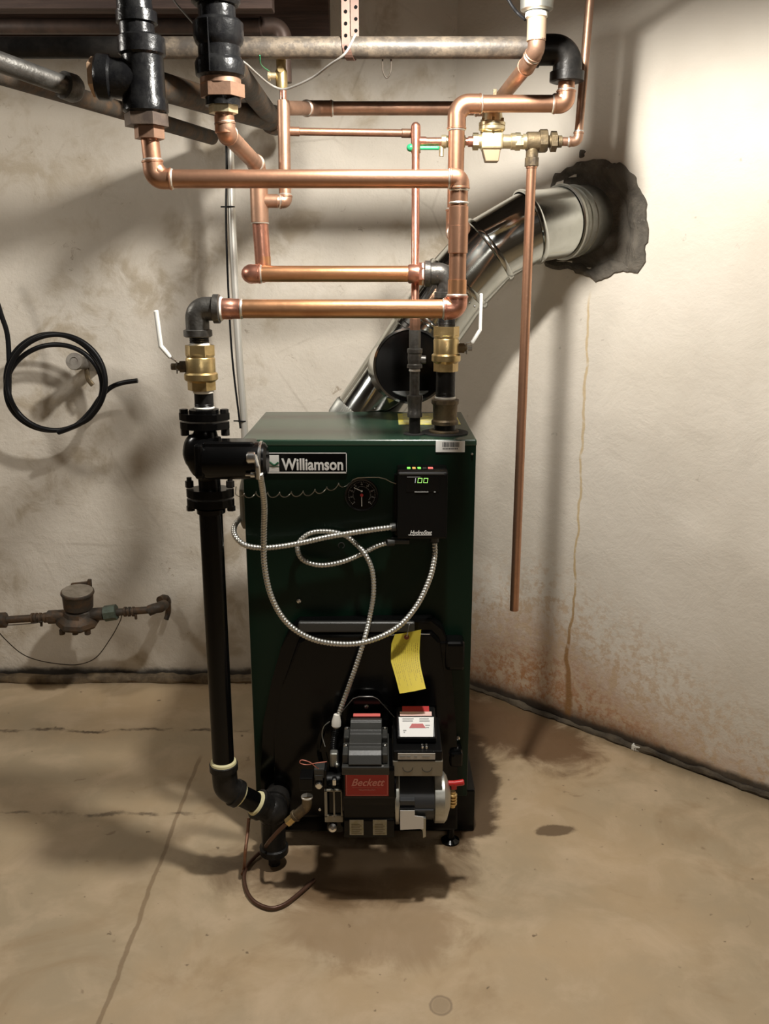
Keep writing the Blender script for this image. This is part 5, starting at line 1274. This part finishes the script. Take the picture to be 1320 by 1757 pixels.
# coil of black cord
CC = at(98, 655, 2.66); 
P = [at(-40, 440, 2.63), at(-12, 500, 2.64), at(2, 540, 2.65), at(14, 585, 2.66)]
loops = [(98, 650, 88, 88, .0), (89, 669, 79, 70, -.02), (97, 656, 84, 82, -.035)]
import itertools
for li in range(3):
    cx_, cy_, ra_, rb2, off = loops[li]
    for k in range(24):
        a = math.radians(200-15*k); w = k/24; nx = loops[min(li+1, 2)]
        cx2, cy2, r1_, r2_ = [cc*(1-w)+dd*w for cc, dd in zip((cx_, cy_, ra_, rb2), nx[:4])]
        P.append(at(cx2+r1_*math.cos(a), cy2-r2_*math.sin(a), 2.655+off+.004*math.sin(a*3)))
P = P[:-6]
P += [at(100, 742, 2.62), at(130, 730, 2.63), at(155, 706, 2.64), at(172, 682, 2.64), at(190, 665, 2.65), at(210, 657, 2.65), at(236, 653, 2.65)]
m = MB(); m.sweep(smooth(P, 6), .0072, 12); m.build('cord_coil', 'cord', None, label='loose coil of black cord hanging on the left wall round the capped stub', category='cord')
# second strand entering from above the frame and off to the left
# water meter
YMt = 2.60
root = empty('water_meter', at(133, 1078, YMt), 'old round-lidded water meter low on the left wall', 'water meter')
c_ = at(133, 1040, YMt)
m = MB(); up = V((.06, -.12, 1)).normalized(); tc_ = at(133, 1017, YMt)
m.lathe([(.036, -.050), (.044, -.048), (.046, -.010), (.048, -.004), (.050, 0), (.049, .005), (.046, .007)], tc_, up, 36); m.build('register_box', 'rust_iron', root)
m = MB(); m.lathe([(.001, .0085), (.045, .0080), (.048, .004), (.048, .001)], tc_, up, 36); m.build('lid', 'meter_lid', root)
m = MB(); lo, hi = pb(121, 1000, 153, 1006, YMt+.045, .012); m.box(lo, hi, .003, 0, Matrix.Rotation(-.12, 3, 'Y')); m.box(*pb(150, 995, 156, 1008, YMt+.04, .012), .002); m.build('hinge', 'rust_iron', root)
m = MB(); m.lathe([(.036, 0), (.062, .008), (.066, .016), (.062, .028), (.044, .040), (.040, .052)], at(135, 1074, YMt), up, 8, 0); m.cyl(at(92, 1058, YMt), at(178, 1053, YMt), .020, 18); m.sphere(at(135, 1056, YMt), .040, 0, 18, (1.3, .9, .8))
for dx in (-.040, .0, .038): m.cyl(at(135, 1080, YMt)+V((dx, -.03, -.004)), at(135, 1080, YMt)+V((dx, -.03, .012)), .009, 8)
m.jitter(.0015, 60); m.build('body', 'rust_iron', root)
m = MB(); g0, g1 = at(180, 1053, YMt), at(200, 1050, YMt); m.cyl(g0, g1, .0245, 8, 0, 0, True); m.build('right_nut', 'verdigris', root)
m = MB(); m.cyl(at(97, 1058, YMt), at(83, 1059, YMt), .021, 8, 0, 0, True); m.cyl(at(84, 1059, YMt), at(76, 1060, YMt), .016, 12); m.build('left_nut', 'rust_iron', root)
root = empty('rusty_pipe', at(282, 1046, 2.76), 'rusty pipe leading right from the water meter into a wall elbow', 'pipe')
m = MB(); m.tube([at(198, 1051, YMt), at(262, 1046, YMt), at(276, 1040, YMt+.03), at(283, 1036, 2.80)], .0115, .03, 18); 
for px in (215, 222, 229): m.lathe([(.0115, -.004), (.0155, -.003), (.0155, .003), (.0115, .004)], at(px, 1049.5, YMt), (1, 0, .03), 14)
m.jitter(.001, 70); m.build('tube', 'rust_iron', root)
m = MB(); m.tube([at(256, 1047, YMt), at(274, 1042, YMt), at(282, 1038, YMt+.07)], .0165, .03, 18); m.sweep(smooth([at(274, 1030, 2.70), at(286, 1026, 2.74), at(289, 1045, 2.74), at(285, 1063, 2.73)], 6), [.012]*4+[.010]*6+[.008]*9, 12); m.cyl(at(233, 1054, YMt-.01), at(233, 1062, YMt-.01), .004, 8); m.jitter(.0025, 60); m.build('wall_elbow', 'rust_iron', root)
root = empty('rusty_pipe', at(20, 1066, YMt), 'rusty pipe with couplings entering at the left edge towards the meter', 'pipe')
m = MB(); m.cyl(at(-60, 1068, YMt), at(80, 1059, YMt), .0115, 18)
m.lathe([(.0115, -.03), (.024, -.026), (.024, .010), (.016, .014), (.0115, .016)], at(4, 1064, YMt), (1, 0, .05), 14)
for px in (56, 62, 70): m.lathe([(.0115, -.004), (.0160, -.003), (.0160, .003), (.0115, .004)], at(px, 1060.5, YMt), (1, 0, .05), 14)
m.cyl(at(71, 1066, YMt), at(71, 1074, YMt), .004, 8); m.jitter(.0015, 60); m.build('tube', 'rust_iron', root)
m = MB(); m.sweep(smooth([at(-6, 1080, 2.63), at(10, 1098, 2.66), at(35, 1120, 2.70), at(62, 1132, 2.72), at(100, 1139, 2.745), at(135, 1140, 2.745), at(165, 1128, 2.72), at(190, 1095, 2.66), at(205, 1068, 2.61), at(209, 1056, 2.597)], 8), .0016, 8); m.build('ground_wire', 'dark_wire', None, label='thin dark wire sagging in a curve under the water meter', category='wire')
cable('lead_wire', [at(-10, 1073, 2.58), at(25, 1072, 2.58), at(60, 1069, 2.58), at(73, 1066, 2.585)], .0014, 'dark_wire', 'thin wire running along under the rusty pipe at the left edge', 'wire')

# ================================================================== LIGHT
L = bpy.data.lights.new('ceiling_bulb', 'SPOT'); L.spot_size = PI; L.spot_blend = .34; L.energy = 75; L.shadow_soft_size = .045; L.color = (1.0, .96, .89)
lo_ = bpy.data.objects.new('ceiling_bulb', L); COL.objects.link(lo_); lo_.location = (.10, 1.53, 1.975)
L2 = bpy.data.lights.new('left_fill', 'POINT'); L2.energy = 19; L2.shadow_soft_size = .09; L2.color = (1.0, .95, .87)  # added fill lamp for the left wall and its crossing shadows
l2_ = bpy.data.objects.new('left_fill', L2); COL.objects.link(l2_); l2_.location = (-1.45, 1.85, 1.85)
L3 = bpy.data.lights.new('rear_fill', 'POINT'); L3.energy = 13; L3.shadow_soft_size = .18; L3.color = (1.0, .93, .84)  # added fill lamp behind the camera, lifts the walls and burner front
l3_ = bpy.data.objects.new('rear_fill', L3); COL.objects.link(l3_); l3_.location = (.45, -.7, 1.9)
W = bpy.data.worlds.new('world'); S.world = W; W.use_nodes = True; W.node_tree.nodes['Background'].inputs[0].default_value = (.02, .018, .016, 1); W.node_tree.nodes['Background'].inputs[1].default_value = .3
S.view_settings.exposure = 0.24
